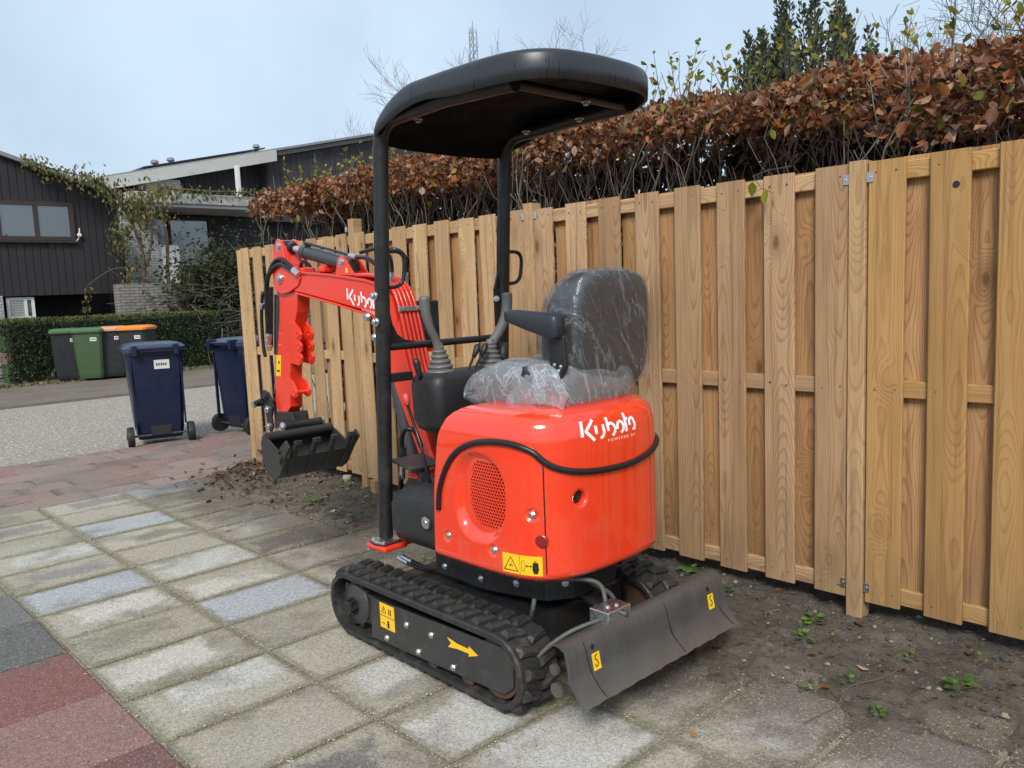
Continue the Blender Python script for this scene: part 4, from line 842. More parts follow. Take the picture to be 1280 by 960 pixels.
for side in (0, 1):
    f = (lambda x: x) if side == 0 else mir
    b = MB(); rings = []
    N = 132
    for i in range(N):
        s = LT*i/N; ridge = .002*math.sin(i*1.1)
        prof = [(1.770, RO-.006),(1.776, RO),(1.944, RO),(1.950, RO-.006),(1.950, RI),(1.77, RI)]
        rings.append([(f(x), *tuple(loop_pt(s, r)[0])[1:]) for x, r in prof])
    rings.append(rings[0]); b.loft(rings, True, False); tr_ = b.build('track', RUBBER, EX, smooth=35)
    np_ = 36
    for i in range(np_):
        for k, xc in enumerate((1.820, 1.900)):
            p, t, n = loop_pt(LT*(i+.5*k)/np_, RO-.001); sx = -1 if k else 1
            M3 = Matrix(((sx, 0, 0), (0, t.y, n.y), (0, t.z, n.z)))
            o = bpy.data.objects.new('lug', LUG); COL.objects.link(o); M4 = M3.to_4x4(); M4.translation = V(f(xc), p.y, p.z)-WL[tr_]; o.parent = tr_; o.matrix_basis = M4; WL[o] = V(f(xc), p.y, p.z)
    # drive sprocket with teeth, hub motor and hub nut
    b = MB(); pl = []
    for k in range(36):
        a = 2*math.pi*k/36; r = .104 if (k % 4) < 2 else .088; pl.append((2.94+r*math.cos(a), ZC+r*math.sin(a)))
    b.prX(pl, f(1.80), f(1.83)); sp_ = b.build('sprocket', BLACK, EX)
    b = MB(); b.lathe((f(1.83),2.925,ZC), (-1 if side == 0 else 1,0,0), [(.092,0),(.092,.02),(.085,.035),(.06,.045),(.045,.05)], 24); b.build('hub_motor', PLATE, sp_, smooth=30)
    b = MB(); b.lathe((f(1.785),2.925,ZC), (-1 if side == 0 else 1,0,0), [(.036,0),(.036,.02),(.03,.022),(.03,.036),(.022,.04)], 8)
    for k in range(8): a = 2*math.pi*k/8; b.cyl((f(1.775),2.925+.034*math.cos(a),ZC+.034*math.sin(a)),(f(1.752),2.925+.034*math.cos(a),ZC+.034*math.sin(a)),.007,n=6)
    b.build('hub_nut', BLACK, sp_)
    b = MB(); b.lathe((f(1.80),2.035,ZC), (-1 if side == 0 else 1,0,0), [(.02,-.12),(.106,-.12),(.106,-.09),(.09,-.085),(.09,-.03),(.106,-.025),(.106,.005),(.03,.01)], 28); b.build('idler_wheel', RUST, EX, smooth=35)
    for yy in (2.60, 2.41, 2.20): b = MB(); b.lathe((f(1.80),yy,.077), (-1 if side == 0 else 1,0,0), [(.02,-.11),(.036,-.11),(.036,.006),(.02,.009)], 18); b.build('track_roller', RUST, EX, smooth=35)
    b = MB(); b.bx(*sorted((f(1.80), f(1.93))), 2.06, 2.90, .09, .225); b.build('track_frame', BLACK, EX, bevel=.01)
    b = MB(); b.prX([(2.79,.23),(2.80,.055),(1.99,.084),(1.942,.123),(1.938,.206),(1.985,.252)], f(1.781), f(1.79)); pl_ = b.build('track_side_plate', PLATE, EX, bevel=.002)
    sg = -1 if side == 0 else 1
    for yy, zz in ((2.689,.085),(2.547,.18),(2.477,.09),(2.39,.183),(2.265,.095)): bolt(pl_, (f(1.781),yy,zz), (sg,0,0), .009, .008)
    if side == 0:
        b = MB(); b.bx(1.7795,1.7806,2.628,2.728,.178,.228); b.bx(1.7795,1.7806,2.628,2.728,.124,.174); dk = b.build('warning_sticker', YEL, pl_)
        b = MB(); X_ = 1.7791
        def tri(cx, cz, r, w): 
            o_ = [(cx, cz+r), (cx-r*.95, cz-r*.6), (cx+r*.95, cz-r*.6)]
            for i in range(3): a, c = o_[i], o_[(i+1) % 3]; b.tube([(X_, a[0], a[1]), (X_, c[0], c[1])], w, 4)
        tri(2.70, .2, .017, .0012); b.tube([(X_,2.70,.206),(X_,2.70,.196)], .0016, 4)
        for yy in (2.652, 2.664): b.bx(X_-.0003, X_+.0004, yy-.003, yy+.003, .187, .212)
        b.lathe((X_,2.672,.155), (1,0,0), [(.007,0),(.007,.0006)], 10); b.prX([(2.680,.13),(2.664,.13),(2.668,.152),(2.676,.152)], X_, X_+.0006); b.tube([(X_,2.685,.143),(X_,2.66,.148)], .0016, 4)
        b.tube([(X_,2.715,.145),(X_,2.695,.145)], .0014, 4)
        b.build('sticker_print', PRINT, dk)
        b = MB(); b.prX([(2.291,.205),(2.270,.188),(2.288,.168),(2.235,.176),(2.170,.178),(2.172,.166),(2.119,.185),(2.168,.206),(2.170,.195),(2.235,.196)], 1.7795, 1.7806); b.build('arrow_decal', YEL, pl_)
b = MB(); b.prX([(2.06,.10),(2.06,.27),(2.2,.30),(2.7,.30),(2.9,.25),(2.9,.10)], 1.95, mir(1.95)); b.build('undercarriage_frame', BLACK, EX, bevel=.012)
b = MB(); b.lathe((CX,2.42,.29), (0,0,1), [(.22,0),(.22,.05),(.2,.06),(.2,.12)], 32); b.build('slew_ring', BLACK, EX, smooth=35)
b = MB(); b.prZ([(1.965,2.58),(1.965,2.27),(2.03,2.02),(2.12,1.96),(mir(2.12),1.96),(mir(2.03),2.02),(mir(1.965),2.27),(mir(1.965),2.58)], .335, .50); sk = b.build('turntable_skirt', BLACK, EX, bevel=.006)
for p, ax in (((1.965,2.52,.375),(-1,0,0)),((1.965,2.30,.375),(-1,0,0)),((2.0,2.14,.385),(-.97,-.25,0)),((2.09,1.975,.40),(-.55,-.83,0))): bolt(sk, p, ax, .009, .008)
# ---- dozer blade
prof = catmull([(0,1.790,.312),(0,1.752,.332),(0,1.722,.330),(0,1.703,.305),(0,1.694,.26),(0,1.684,.215),(0,1.660,.178),(0,1.628,.148)], 3)
fr = [(p.y, p.z) for p in prof]; bk_ = [(p.y+.012, p.z-(.010 if i < 8 else 0)) for i, p in enumerate(prof)]
NX = 30; rings = []
for i in range(NX+1):
    x = 1.80+.90*i/NX; dn = lambda k: .0012*math.sin(i*1.1+k*.5)*(k > 12) 
    rings.append([(x, y+dn(k), z+(.0025*math.sin(i*2.3) if k > 19 else 0)) for k, (y, z) in enumerate(fr)] + [(x, y, z) for y, z in reversed(bk_)])
b = MB(); b.loft(rings); bl = b.build('dozer_blade', BLADE, EX, smooth=28)
def on_blade(z, off=.0015):
    for (y0, z0), (y1, z1) in zip(fr, fr[1:]):
        if z0 >= z >= z1: t = (z0-z)/(z0-z1); n = V(0, z0-z1, -(y0-y1)); n = V(0, -(z0-z1), (y0-y1)).normalized(); return V(0, y0+(y1-y0)*t, z)+n*off
    return V(0, fr[-1][0], z)
for xs in ([1.885,1.886,1.888,1.892,1.897,1.903,1.908],[2.325,2.327,2.330,2.333,2.336,2.343,2.349],[2.652,2.652,2.652,2.655,2.66,2.664,2.668]):
    zs = [.322,.30,.27,.24,.21,.18,.152] if xs[0] < 2.6 else [.22,.21,.2,.19,.18,.165,.152]
    MB().tube([on_blade(z, 0)+V(x,0,0) for x, z in zip(xs, zs)], .0022, 5).build('plate_seam', PRINT, bl)
for xc in (1.925, 2.60):
    b = MB(); rows = [[on_blade(z, .002)+V(xc+dx,0,0) for dx in (-.018+.006*(z-.24)*10*0, .020)] for z in (.278,.265,.25,.235,.222)]
    b.loft(rows, False, False); st = b.build('lifting_sticker', YEL, bl, fix=False)
    b = MB(); b.tube([on_blade(z, .0035)+V(xc+dx,0,0) for dx, z in ((.006,.272),(-.004,.268),(-.005,.259),(.004,.252),(.007,.243),(.003,.234),(-.006,.234),(-.007,.242))], .0016, 5); b.build('sticker_print', PRINT, st)
    b = MB(); c = on_blade(.298, .001)+V(xc-.006,0,0); b.lathe(c, (0,-1,.25), [(.009,-.004),(.009,.0012)], 14); b.build('blade_hole', PRINT, bl)
for yy, zz, r in ((1.772,.236,.019),(1.764,.168,.025)): b = MB(); b.lathe((1.806,yy,zz), (1,0,0), [(r,0),(r,.012)], 22); b.build('skid_disc', BLADE, bl)
for x in (2.02, 2.38): b = MB(); b.prX([(2.1,.13),(2.1,.19),(1.9,.22),(1.72,.29),(1.72,.18)], x, x+.05); b.build('blade_arm', BLACK, EX, bevel=.006)
b = MB(); b.cyl((2.22,2.05,.33),(2.22,1.86,.27),.028); b.cyl((2.22,1.88,.277),(2.22,1.74,.235),.014); b.build('blade_cylinder', BLACK, EX, smooth=40)
b = MB(); b.bx(2.045,2.168,1.735,1.822,.302,.362); vb_ = b.build('valve_block', ZINC, EX, bevel=.004)
for p in ((2.09,1.775,.362),(2.125,1.765,.362)): bolt(vb_, p, (0,0,1), .007, .006)
b = MB(); b.lathe((2.13,1.735,.334), (0,-1,0), [(.012,0),(.012,.012),(.006,.016)], 10); b.build('port_plug', CYL, vb_)
HOSE = mk('wrapped_hose', (.075,.075,.072), .4, .3, 90, bump=.5, bscale=260)
for pts in ([(2.045,1.78,.325),(2.0,1.80,.318),(1.95,1.83,.30),(1.90,1.87,.262),(1.86,1.90,.22)], [(2.12,1.81,.362),(2.125,1.83,.41),(2.10,1.86,.435),(2.04,1.93,.44),(1.98,2.02,.43)], [(1.955,2.02,.30),(1.945,2.0,.34),(1.955,2.0,.375)], [(2.168,1.80,.33),(2.2,1.86,.36),(2.2,1.98,.38)]): MB().tube(catmull(pts, 6), .0085, 8).build('hydraulic_hose', HOSE, EX, smooth=True)

# ---- house (red rear body): a fine surface with moulded recesses
half = [(0,1.822),(.08,1.823),(.15,1.829),(.21,1.839),(.26,1.855),(.305,1.882),(.34,1.922),(.362,1.972),(.375,2.04),(.382,2.12),(.385,2.22),(.385,2.32),(.385,2.427)]
full = [V(CX-d, y, 0) for d, y in reversed(half)] + [V(CX+d*.955, y, 0) for d, y in half[1:]]
OUT = catmull(full, 22); cum = [0]
for a, c in zip(OUT, OUT[1:]): cum.append(cum[-1]+(c-a).length)
TOT = cum[-1]; cumn = np.array(cum); OX = np.array([p.x for p in OUT]); OY = np.array([p.y for p in OUT])
def s_left(y): 
    k = OX < CX-.2; return float(np.interp(-y, -OY[k], cumn[k]))
def s_rear(x): return float(np.interp(x, OX, cumn)) 
def s_right(y): return TOT-s_left(y)
zi = [.452,.457,.464,.472,.482,.492,.50,.545,.60,.90,.97,1.01,1.032,1.046,1.055,1.061]; ins = [.085,.05,.026,.012,.004,.001,.0,.0,.0,.0,.004,.014,.028,.048,.075,.115]
zf = [.45,.502,.725,.947,1.013,1.055,1.07]; yf = [2.43,2.427,2.415,2.378,2.342,2.303,2.28]
def disp(x, y, z, side):
    d = 0.0
    ss = lambda e0, e1, v: (lambda t: t*t*(3-2*t))(min(1, max(0, (v-e0)/(e1-e0))))
    if side < 0:
        dr = ((abs(y-2.168)/.132)**2.6+(abs(z-.742)/.166)**2.6)**(1/2.6); d += .030*(1-ss(.78, 1.04, dr))*(.55+.45*ss(2.06, 2.26, y)+.0)
        dg = gr_d(y, z); d += .055*(1-ss(.93, .98, dg))
        for by, bz in BOLTS: d += .008*(1-ss(.013, .026, math.hypot(y-by, z-bz)))
    elif y < 1.99:
        r = math.hypot(x-2.035, z-.752); d += .034*(1-ss(.021, .026, r)) + .005*(1-ss(.027, .036, r))
    return d
BOLTS = [(2.352,.562),(1.932,.706),(2.098,.557)]
def gr_d(y, z):
    return max(((abs(y-2.135)/.108)**2.5+(abs(z-.752)/.132)**2.5)**(1/2.5), (y-2.135)/.108*.9 + (z-.752)/.132*.42 if True else 0)
def body_pt(s, z, off=0.0, dsp=True):
    x = float(np.interp(s, cumn, OX)); y = float(np.interp(s, cumn, OY)); i = float(np.interp(z, zi, ins))
    s0, s1 = max(0, s-.004), min(TOT, s+.004); tx = np.interp(s1, cumn, OX)-np.interp(s0, cumn, OX); ty = np.interp(s1, cumn, OY)-np.interp(s0, cumn, OY)
    n = V(-ty, tx, 0).normalized()                               # pointing outwards is -n for this winding
    if n.dot(V(x-CX, y-2.2, 0)) < 0: n = -n
    k = 1-i/.385; px, py = CX+(x-CX)*k, 2.25+(y-2.25)*k
    py -= (2.427-float(np.interp(z, zf, yf)))*max(0, min(1, (y-2.12)/.307))**1.3
    d = disp(x, y, z, -1 if (x < CX and y > 1.87) else 1) if dsp else 0
    return V(px, py, z) + n*(off-d)
sv = np.concatenate([np.linspace(0, s_left(1.90), 150), np.linspace(s_left(1.90), s_rear(2.15), 90)[1:], np.linspace(s_rear(2.15), TOT, 70)[1:]])
zv = np.concatenate([np.array([.452,.4545,.457,.4605,.464,.468,.472,.477,.482,.487,.492,.50]), np.linspace(.505, .93, 120), np.array([.945,.96,.975,.99,1.0,1.01,1.018,1.025,1.032,1.04,1.046,1.051,1.055,1.058,1.061])])
b = MB(); g = [[body_pt(float(s), float(z)) for s in sv] for z in zv]
b.loft(g, False, False)
n_ = len(sv); top_i = [(len(zv)-1)*n_+j for j in range(n_)]; b.f.append(tuple(top_i)); b.m.append(0); b.f.append(tuple(range(n_-1,-1,-1))); b.m.append(0)
fl_ = [i*n_ for i in range(len(zv))]; fr_ = [i*n_+n_-1 for i in range(len(zv))]
for i in range(len(zv)-1): b.f.append((fl_[i], fr_[i], fr_[i+1], fl_[i+1])); b.m.append(0)
body = b.build('engine_cover', RED, EX, smooth=42)
# perforated grille, every hole real
gb = MB(); pitch = .0138; rh = .0056; row = 0; z = .60
def gmap(y, z, d): p = body_pt(s_left(y), z, 0, False); return V(p.x+d, y, z)
gd = .0235
def gdep(y): return .030*(.55+.45*(lambda t: t*t*(3-2*t))(min(1, max(0, (y-2.06)/.2))))-.001
while z < .91:
    y = 1.99+(pitch/2 if row % 2 else 0)
    while y < 2.27:
        d = gr_d(y, z)
        if d < 1.10:
            ro = pitch/math.sqrt(3); O = [(y+ro*math.sin(math.pi/3*k), z+ro*math.cos(math.pi/3*k)) for k in range(6)]; I = [(y+rh*math.sin(math.pi/3*k), z+rh*math.cos(math.pi/3*k)) for k in range(6)]
            vo = [gmap(a, c, gdep(a)) for a, c in O]
            if d < .93:
                vi = [gmap(a, c, gdep(a)) for a, c in I]; vk = [gmap(a, c, gdep(a)+.003) for a, c in I]
                gb.add(vo+vi+vk, [(k,(k+1)%6,(k+1)%6+6,k+6) for k in range(6)]+[(k+6,(k+1)%6+6,(k+1)%6+12,k+12) for k in range(6)])
            else: gb.add(vo, [tuple(range(6))])
        y += pitch
    z += pitch*math.sqrt(3)/2; row += 1
gb.build('radiator_grille', RED, body, fix=False)
b = MB(); b.add([gmap(y, z, .042) for y, z in [(2.25,.62),(2.25,.88),(2.02,.88),(2.02,.62)]], [(0,1,2,3)]); b.build('dark_grille_backing', PRINT, body, fix=False)  # black sheet added behind the grille so that its holes look dark
for by, bz in BOLTS: p = body_pt(s_left(by), bz, 0, True); bolt(body, p+V(.002,0,0), (-1,-.05,0), .0105, .010)
# rubber trim between hood and lower panels
def bp(kind, c, z, off=.004): return body_pt({'l': s_left, 'r': s_rear, 'R': s_right}[kind](c), z, off, False)
tp_ = [bp('l',2.395,.66),bp('l',2.388,.73),bp('l',2.37,.79),bp('l',2.335,.848),bp('l',2.285,.893),bp('l',2.215,.926),bp('l',2.13,.945),bp('l',2.04,.952),bp('l',1.97,.945),bp('l',1.92,.925),bp('r',1.915,.898),bp('r',1.945,.872),bp('r',2.0,.852),bp('r',2.08,.839),bp('r',2.18,.832),bp('r',2.29,.832),bp('r',2.38,.841),bp('r',2.45,.856),bp('r',2.52,.876),bp('R',1.95,.893),bp('R',2.05,.91),bp('R',2.2,.915)]
MB().tube(catmull(tp_, 5), .0115, 10).build('rubber_trim', RUBSEAL, body, smooth=True)
sp2 = [bp('l', 1.895, z, -.0012) for z in (.905,.86,.8,.72,.64,.56,.50,.47)]
MB().tube(sp2, .0028, 6).build('panel_seam', RUBSEAL, body, smooth=True)
# reflector, filler cap, warning sticker, lettering
c = bp('l', 1.905, .617, .001); nrm = V(-.92,-.38,0).normalized(); b = MB(); b.lathe(c, nrm, [(.023,-.006),(.023,.004),(.020,.006),(.008,.0065)], 22); b.build('rear_reflector', LAMPR, body, smooth=30)
c = body_pt(s_rear(2.035), .752, -.028, False); b = MB(); b.lathe(c, (-.12,-1,0), [(.019,0),(.019,.006),(.010,.008),(.010,.012),(.004,.012)], 16); b.build('filler_lock', PRINT, body, smooth=30)
def body_patch(y0, y1, z0, z1, off, ny=8, nz=4): return [[bp('l', y0+(y1-y0)*i/ny, z0+(z1-z0)*j/nz, off) for i in range(ny+1)] for j in range(nz+1)]
b = MB(); b.loft(body_patch(2.052, 1.905, .492, .562, .0012), False, False); ws_ = b.build('warning_sticker', YEL, body, smooth=True, fix=False)
b = MB()
def ln2(pts, w=.0014): b.tube([bp('l', y, z, .0016) for y, z in pts], w, 4)
tz = [(2.045,.503),(1.987,.503),(2.016,.551),(2.045,.503)]; ln2(tz, .0018); ln2([(2.026,.520),(2.018,.518),(2.014,.528)]); ln2([(2.016,.523),(2.008,.519)])
ln2([(1.979,.494),(1.979,.560)], .0007); ln2([(1.972,.507),(1.972,.543),(1.962,.543),(1.962,.507),(1.972,.507)], .0007); ln2([(1.957,.526),(1.937,.526)]); ln2([(1.953,.530),(1.958,.526),(1.953,.522)], .001); ln2([(1.941,.530),(1.936,.526),(1.941,.522)], .001)
ln2([(1.925,.546),(1.925,.545)], .0055); b.loft([[bp('l', 1.933, .54, .0017), bp('l', 1.917, .54, .0017)], [bp('l', 1.935, .516, .0017), bp('l', 1.915, .516, .0017)], [bp('l', 1.931, .500, .0017), bp('l', 1.919, .500, .0017)]], False, False)
b.build('sticker_print', PRINT, ws_, fix=False)
def arc(cx, cy, r, a0, a1, n=12): return [(cx+r*math.cos(R(a0+(a1-a0)*i/n)), cy+r*math.sin(R(a0+(a1-a0)*i/n))) for i in range(n+1)]
LOGO = [[(.11,.0),(.11,1.0)], [(.91,1.0),(.36,.33),(.94,-.34)], [(1.07,.60),(1.07,.06)], [(1.61,.60),(1.64,.08),(1.56,-.15),(1.36,-.27)], [(1.94,1.0),(1.98,.09)], [(2.0,.50),(2.14,.57),(2.32,.55),(2.48,.40),(2.53,.2),(2.49,-.04),(2.30,-.27)], [(2.73,.10),(2.74,.32),(2.82,.50),(3.0,.59),(3.16,.48),(3.24,.25),(3.19,-.02),(3.0,-.20)], [(3.42,1.05),(3.45,-.2)], [(3.46,.64),(3.68,.66)], [(3.77,.18),(3.78,.42),(3.86,.6),(4.0,.67),(4.14,.56),(4.2,.3),(4.2,-.12),(3.98,-.12)]]
def ribbon(b, pts, w, mp):
    q = [V(x, y, 0) for x, y in pts]; Lf = []; 
    dn_ = []
    for (a, c) in zip(q, q[1:]):
        k = max(1, int((c-a).length/.12)); dn_ += [a.lerp(c, i/k) for i in range(k)]
    dn_.append(q[-1]); rows = []
    for i, p in enumerate(dn_):
        t = (dn_[min(i+1, len(dn_)-1)]-dn_[max(i-1, 0)]).normalized(); n = V(-t.y, t.x, 0)*w/2; rows.append([mp(p.x+n.x, p.y+n.y), mp(p.x-n.x, p.y-n.y)])
    b.loft(rows, False, False)
def text_mesh(b, txt, mp, size):
    cu = bpy.data.curves.new('lettering', 'FONT'); cu.body = txt; cu.size = size; cu.resolution_u = 2; cu.space_character = 1.5
    ob = bpy.data.objects.new('lettering', cu); COL.objects.link(ob); dg_ = bpy.context.evaluated_depsgraph_get(); me = ob.evaluated_get(dg_).to_mesh()
    vs = [mp(v.co.x, v.co.y) for v in me.vertices]; fs = [tuple(p.vertices) for p in me.polygons]; b.add(vs, fs); bpy.data.objects.remove(ob); bpy.data.curves.remove(cu)
lg = lambda u, v: body_pt(s_rear(2.045+u*.068), .960+v*.053, .0014, False)
b = MB()
for st in LOGO: ribbon(b, st, .2, lg)
text_mesh(b, 'POWERED BY', lambda u, v: lg(1.9+u, v-.62), .27); b.build('logo_lettering', WHITE, body, fix=False)
MB().lathe(bp('R',2.0,.72,.0), (1,-.2,0), [(.014,-.01),(.014,.014),(.01,.018)], 12).build('door_latch', BLACK, body)

# ---- operator platform, tank, console
b = MB()
def rr(x0, x1, y0, y1, z, c=.05):
    out = []
    for cx, cy, a0 in ((x1-c,y0+c,-90),(x1-c,y1-c,0),(x0+c,y1-c,90),(x0+c,y0+c,180)): out += [(cx+c*math.cos(R(a0+18*k)), cy+c*math.sin(R(a0+18*k)), z) for k in range(6)]
    return out
b.loft([rr(1.925,mir(1.925),2.30,2.74,.450,.06), rr(1.885,mir(1.885),2.30,2.765,.475,.06), rr(1.868,mir(1.868),2.30,2.765,.52,.05), rr(1.862,mir(1.862),2.30,2.755,.625,.05), rr(1.872,mir(1.872),2.30,2.735,.665,.05), rr(1.90,mir(1.90),2.30,2.70,.685,.05), rr(1.96,mir(1.96),2.30,2.66,.705,.06)])
plf = b.build('side_tank', BLACKP, EX, smooth=38)
b = MB(); b.lathe((1.8625,2.49,.585), (-1,0,0), [(.034,-.004),(.034,.002),(.029,.004)], 20); b.build('cap_recess', PRINT, plf); b = MB(); b.lathe((1.862,2.49,.585), (-1,0,0), [(.024,0),(.024,.006),(.014,.008)], 20); b.lathe((1.854,2.49,.585), (-1,0,0), [(.010,-.001),(.010,.002)], 6); b.build('tank_cap', ZINC, plf)
b = MB(); b.prZ([(1.93,2.44),(2.55,2.44),(2.55,2.68),(2.1,2.68),(1.99,2.63)], .70, .722)
for k in range(6): b.bx(2.0, 2.52, 2.46+k*.033, 2.468+k*.033, .722, .728)
b.build('floor_mat', PEDAL, EX, bevel=.004)
b = MB(); b.rbox((2.03,2.76,.762), (.17,.15,.012), Matrix.Rotation(.16,3,'X')); b.bx(2.0,2.05,2.70,2.73,.69,.76); pd = b.build('foot_pedal', PLATE, EX, bevel=.003)
b = MB(); b.bx(1.99,2.13,2.715,2.78,.70,.724); b.build('pedal_bracket', RED2, EX, bevel=.006)
b = MB(); b.loft([rr(2.13,2.40,2.60,2.78,.70,.03), rr(2.13,2.42,2.60,2.78,.86,.03), rr(2.05,2.48,2.59,2.785,.905,.04), rr(2.028,2.505,2.585,2.785,.945,.04), rr(2.022,2.51,2.585,2.785,1.09,.04), rr(2.026,2.508,2.588,2.78,1.118,.04), rr(2.038,2.498,2.598,2.77,1.135,.04), rr(2.06,2.48,2.62,2.75,1.143,.03)]); con = b.build('control_console', BLACKP, EX, smooth=38)
b = MB(); b.loft([rr(2.20,2.40,2.545,2.60,.98,.02), rr(2.19,2.41,2.54,2.60,1.08,.02), rr(2.20,2.40,2.56,2.60,1.10,.02)]); b.build('console_front_bulge', BLACKP, con, smooth=38)
def boot(x, y, z, lean):
    pr = []; n = 5
    for k in range(n):
        r = .060-.008*k; h = k*.021; pr += [(r,h),(r+.003,h+.006),(r,h+.012),(r-.010,h+.016)]
    pr += [(.022, n*.021), (.016, n*.021+.02)]; return MB().lathe((x,y,z), lean, pr, 22)
jl = boot(2.125,2.685,1.138,(-.03,0,1)).build('joystick_boot', GREYP, EX, smooth=30)
b = MB(); b.tube(catmull([(2.12,2.685,1.235),(2.105,2.685,1.28),(2.08,2.685,1.33),(2.062,2.685,1.39),(2.058,2.685,1.44),(2.058,2.685,1.462)], 5), [.020,.020,.019,.018,.0175,.017,.017,.017,.017,.0172,.0175,.018,.019,.020,.0205,.021,.0215,.022,.0225,.023,.0235,.0235,.023,.021,.018,.013][:26], 14); b.build('joystick_handle', GREYP, EX, smooth=True)
jr = boot(2.405,2.685,1.135,(.06,0,1)).build('joystick_boot', GREYP, EX, smooth=30)
b = MB(); pts = catmull([(2.41,2.685,1.225),(2.43,2.685,1.25),(2.468,2.682,1.295),(2.50,2.68,1.345),(2.517,2.68,1.40),(2.52,2.68,1.445),(2.52,2.68,1.462)], 5); b.tube(pts, [.020 + (.005*(i/len(pts)) if i < len(pts)-3 else -.003*(i-len(pts)+3)) for i in range(len(pts))], 14); b.build('joystick_handle', GREYP, EX, smooth=True)
for x0, x1 in ((2.235,2.29),(2.27,2.335)):
    b = MB(); b.tube([(x0,2.64,1.135),(x1-.012,2.64,1.205)], .0055, 8); lv = b.build('small_lever', BLACK, EX, smooth=40); b = MB(); b.tube([(x1-.020,2.64,1.192),(x1-.004,2.64,1.215),(x1+.006,2.64,1.236),(x1+.012,2.64,1.244)], [.008,.013,.015,.009], 10); b.build('lever_knob', BLACKP, lv, smooth=True)
b = MB(); b.tube([(2.03,2.70,1.12),(2.022,2.70,1.15),(2.012,2.70,1.19),(2.008,2.70,1.205)], [.010,.013,.016,.012], 10); b.build('travel_lever', BLACKP, EX, smooth=True)
b = MB(); b.tube([(2.49,2.70,1.12),(2.505,2.70,1.24)], [.02,.022], 10); b.build('travel_lever', BLACKP, EX, smooth=True)
b = MB(); b.tube([(1.975,2.60,.69),(1.98,2.66,.86),(1.985,2.745,1.02)], .0065, 8); lv = b.build('blade_lever', BLACK, EX, smooth=True); b = MB(); b.tube([(1.985,2.742,1.012),(1.986,2.752,1.05),(1.986,2.755,1.062)], [.012,.0145,.008], 10); b.build('lever_knob', mk('pale_red_grip', (.62,.09,.09), .4), lv, smooth=True)
# ---- canopy frame and roof
def post(xp, sgn):
    pts = [(xp,2.838,.45),(xp,2.80,.95),(xp,2.76,1.5),(xp,2.722,1.98)] + bez((xp,2.718,2.03),(xp,2.712,2.10),(xp-sgn*.0,2.69,2.135),(xp,2.62,2.145),6) + [(xp,2.3,2.155),(xp-sgn*.03,1.98,2.150)]
    return MB().tube(pts, .0305, 18).build('canopy_post', BLACK, EX, smooth=50)
pL = post(1.905, -1); pR = post(2.572, 1)
MB().tube([(1.93,2.0,2.15),(2.54,2.0,2.15)], .018, 10).build('canopy_crossbar', BLACK, EX, smooth=50)
MB().tube([(1.91,2.775,1.258),(2.57,2.775,1.258)], .0155, 12).build('crossbar', BLACK, EX, smooth=50); MB().bx(1.91,2.04,2.765,2.789,1.112,1.15).build('crossbar', BLACK, EX, bevel=.004)
gp = [(1.925,1.44),(1.945,1.40),(1.955,1.35),(1.975,1.31),(2.01,1.285),(2.08,1.272),(2.08,1.262),(1.925,1.262)]; MB().prY(gp, 2.772, 2.784).build('gusset_plate', BLACK, EX)
b = MB(); b.prY([(2.515,1.48),(2.545,1.56),(2.57,1.56),(2.57,1.17),(2.515,1.17)], 2.755, 2.765); gs = b.build('post_plate', BLACK, EX)
for z in (1.435, 1.30): bolt(gs, (2.522,2.752,z), (-.6,-.8,0), .009, .012)
for z in (1.47, 1.365): bolt(pL, (1.872,2.765,z), (-1,-.1,0), .012, .018)
for x in (1.915, 2.582):
    MB().tube(catmull([(x,2.735,1.645),(x+.05,2.73,1.645),(x+.078,2.73,1.63),(x+.085,2.73,1.60),(x+.080,2.735,1.54),(x+.068,2.74,1.515),(x+.04,2.742,1.503),(x,2.745,1.503)], 5), .0085, 9).build('grab_handle', BLACK, EX, smooth=True)
b = MB(); b.bx(1.845,1.965,2.765,2.905,.405,.428); b.bx(1.90,2.2,2.80,2.90,.40,.43); b.build('post_bracket', RED2, EX, bevel=.008)
b = MB(); b.prZ([(1.86,2.79),(1.95,2.79),(1.962,2.84),(1.95,2.89),(1.86,2.89),(1.848,2.84)], .430, .442); fb = b.build('post_foot', ZINC, EX, bevel=.003); b = MB(); b.prZ([(1.855,2.785),(1.955,2.785),(1.967,2.84),(1.955,2.895),(1.855,2.895),(1.843,2.84)], .4285, .4305); b.build('foot_gasket', RUBSEAL, fb)
for p in ((1.868,2.80),(1.945,2.80),(1.868,2.878),(1.945,2.878)): bolt(fb, (*p,.442), (0,0,1), .007, .006)
cp_ = [(1.885,2.72),(1.855,2.63),(1.84,2.42),(1.842,2.15),(1.858,1.98),(1.90,1.875),(1.98,1.812),(2.10,1.786),(2.225,1.78),(2.35,1.788),(2.45,1.828),(2.525,1.90),(2.575,2.0),(2.60,2.15),(2.612,2.42),(2.607,2.64),(2.575,2.735),(2.48,2.76),(2.235,2.765),(1.98,2.755)]
cl_ = cp_[-2:]+cp_+cp_[:2]; cc = catmull([(x,y,0) for x, y in cl_], 7)[14:14+7*len(cp_)]
cbase = lambda y: 2.132+.018*math.exp(-((y-2.36)/.13)**2)-.055*max(0, min(1.2, (y-2.46)/.26))**1.5
ctop = lambda y: 2.226-.10*max(0, min(1.3, (y-2.43)/.27))**1.6*.95
def cring(s, fz): return [(CX+(p.x-CX)*s, 2.3+(p.y-2.3)*s, fz(2.3+(p.y-2.3)*s)) for p in cc]
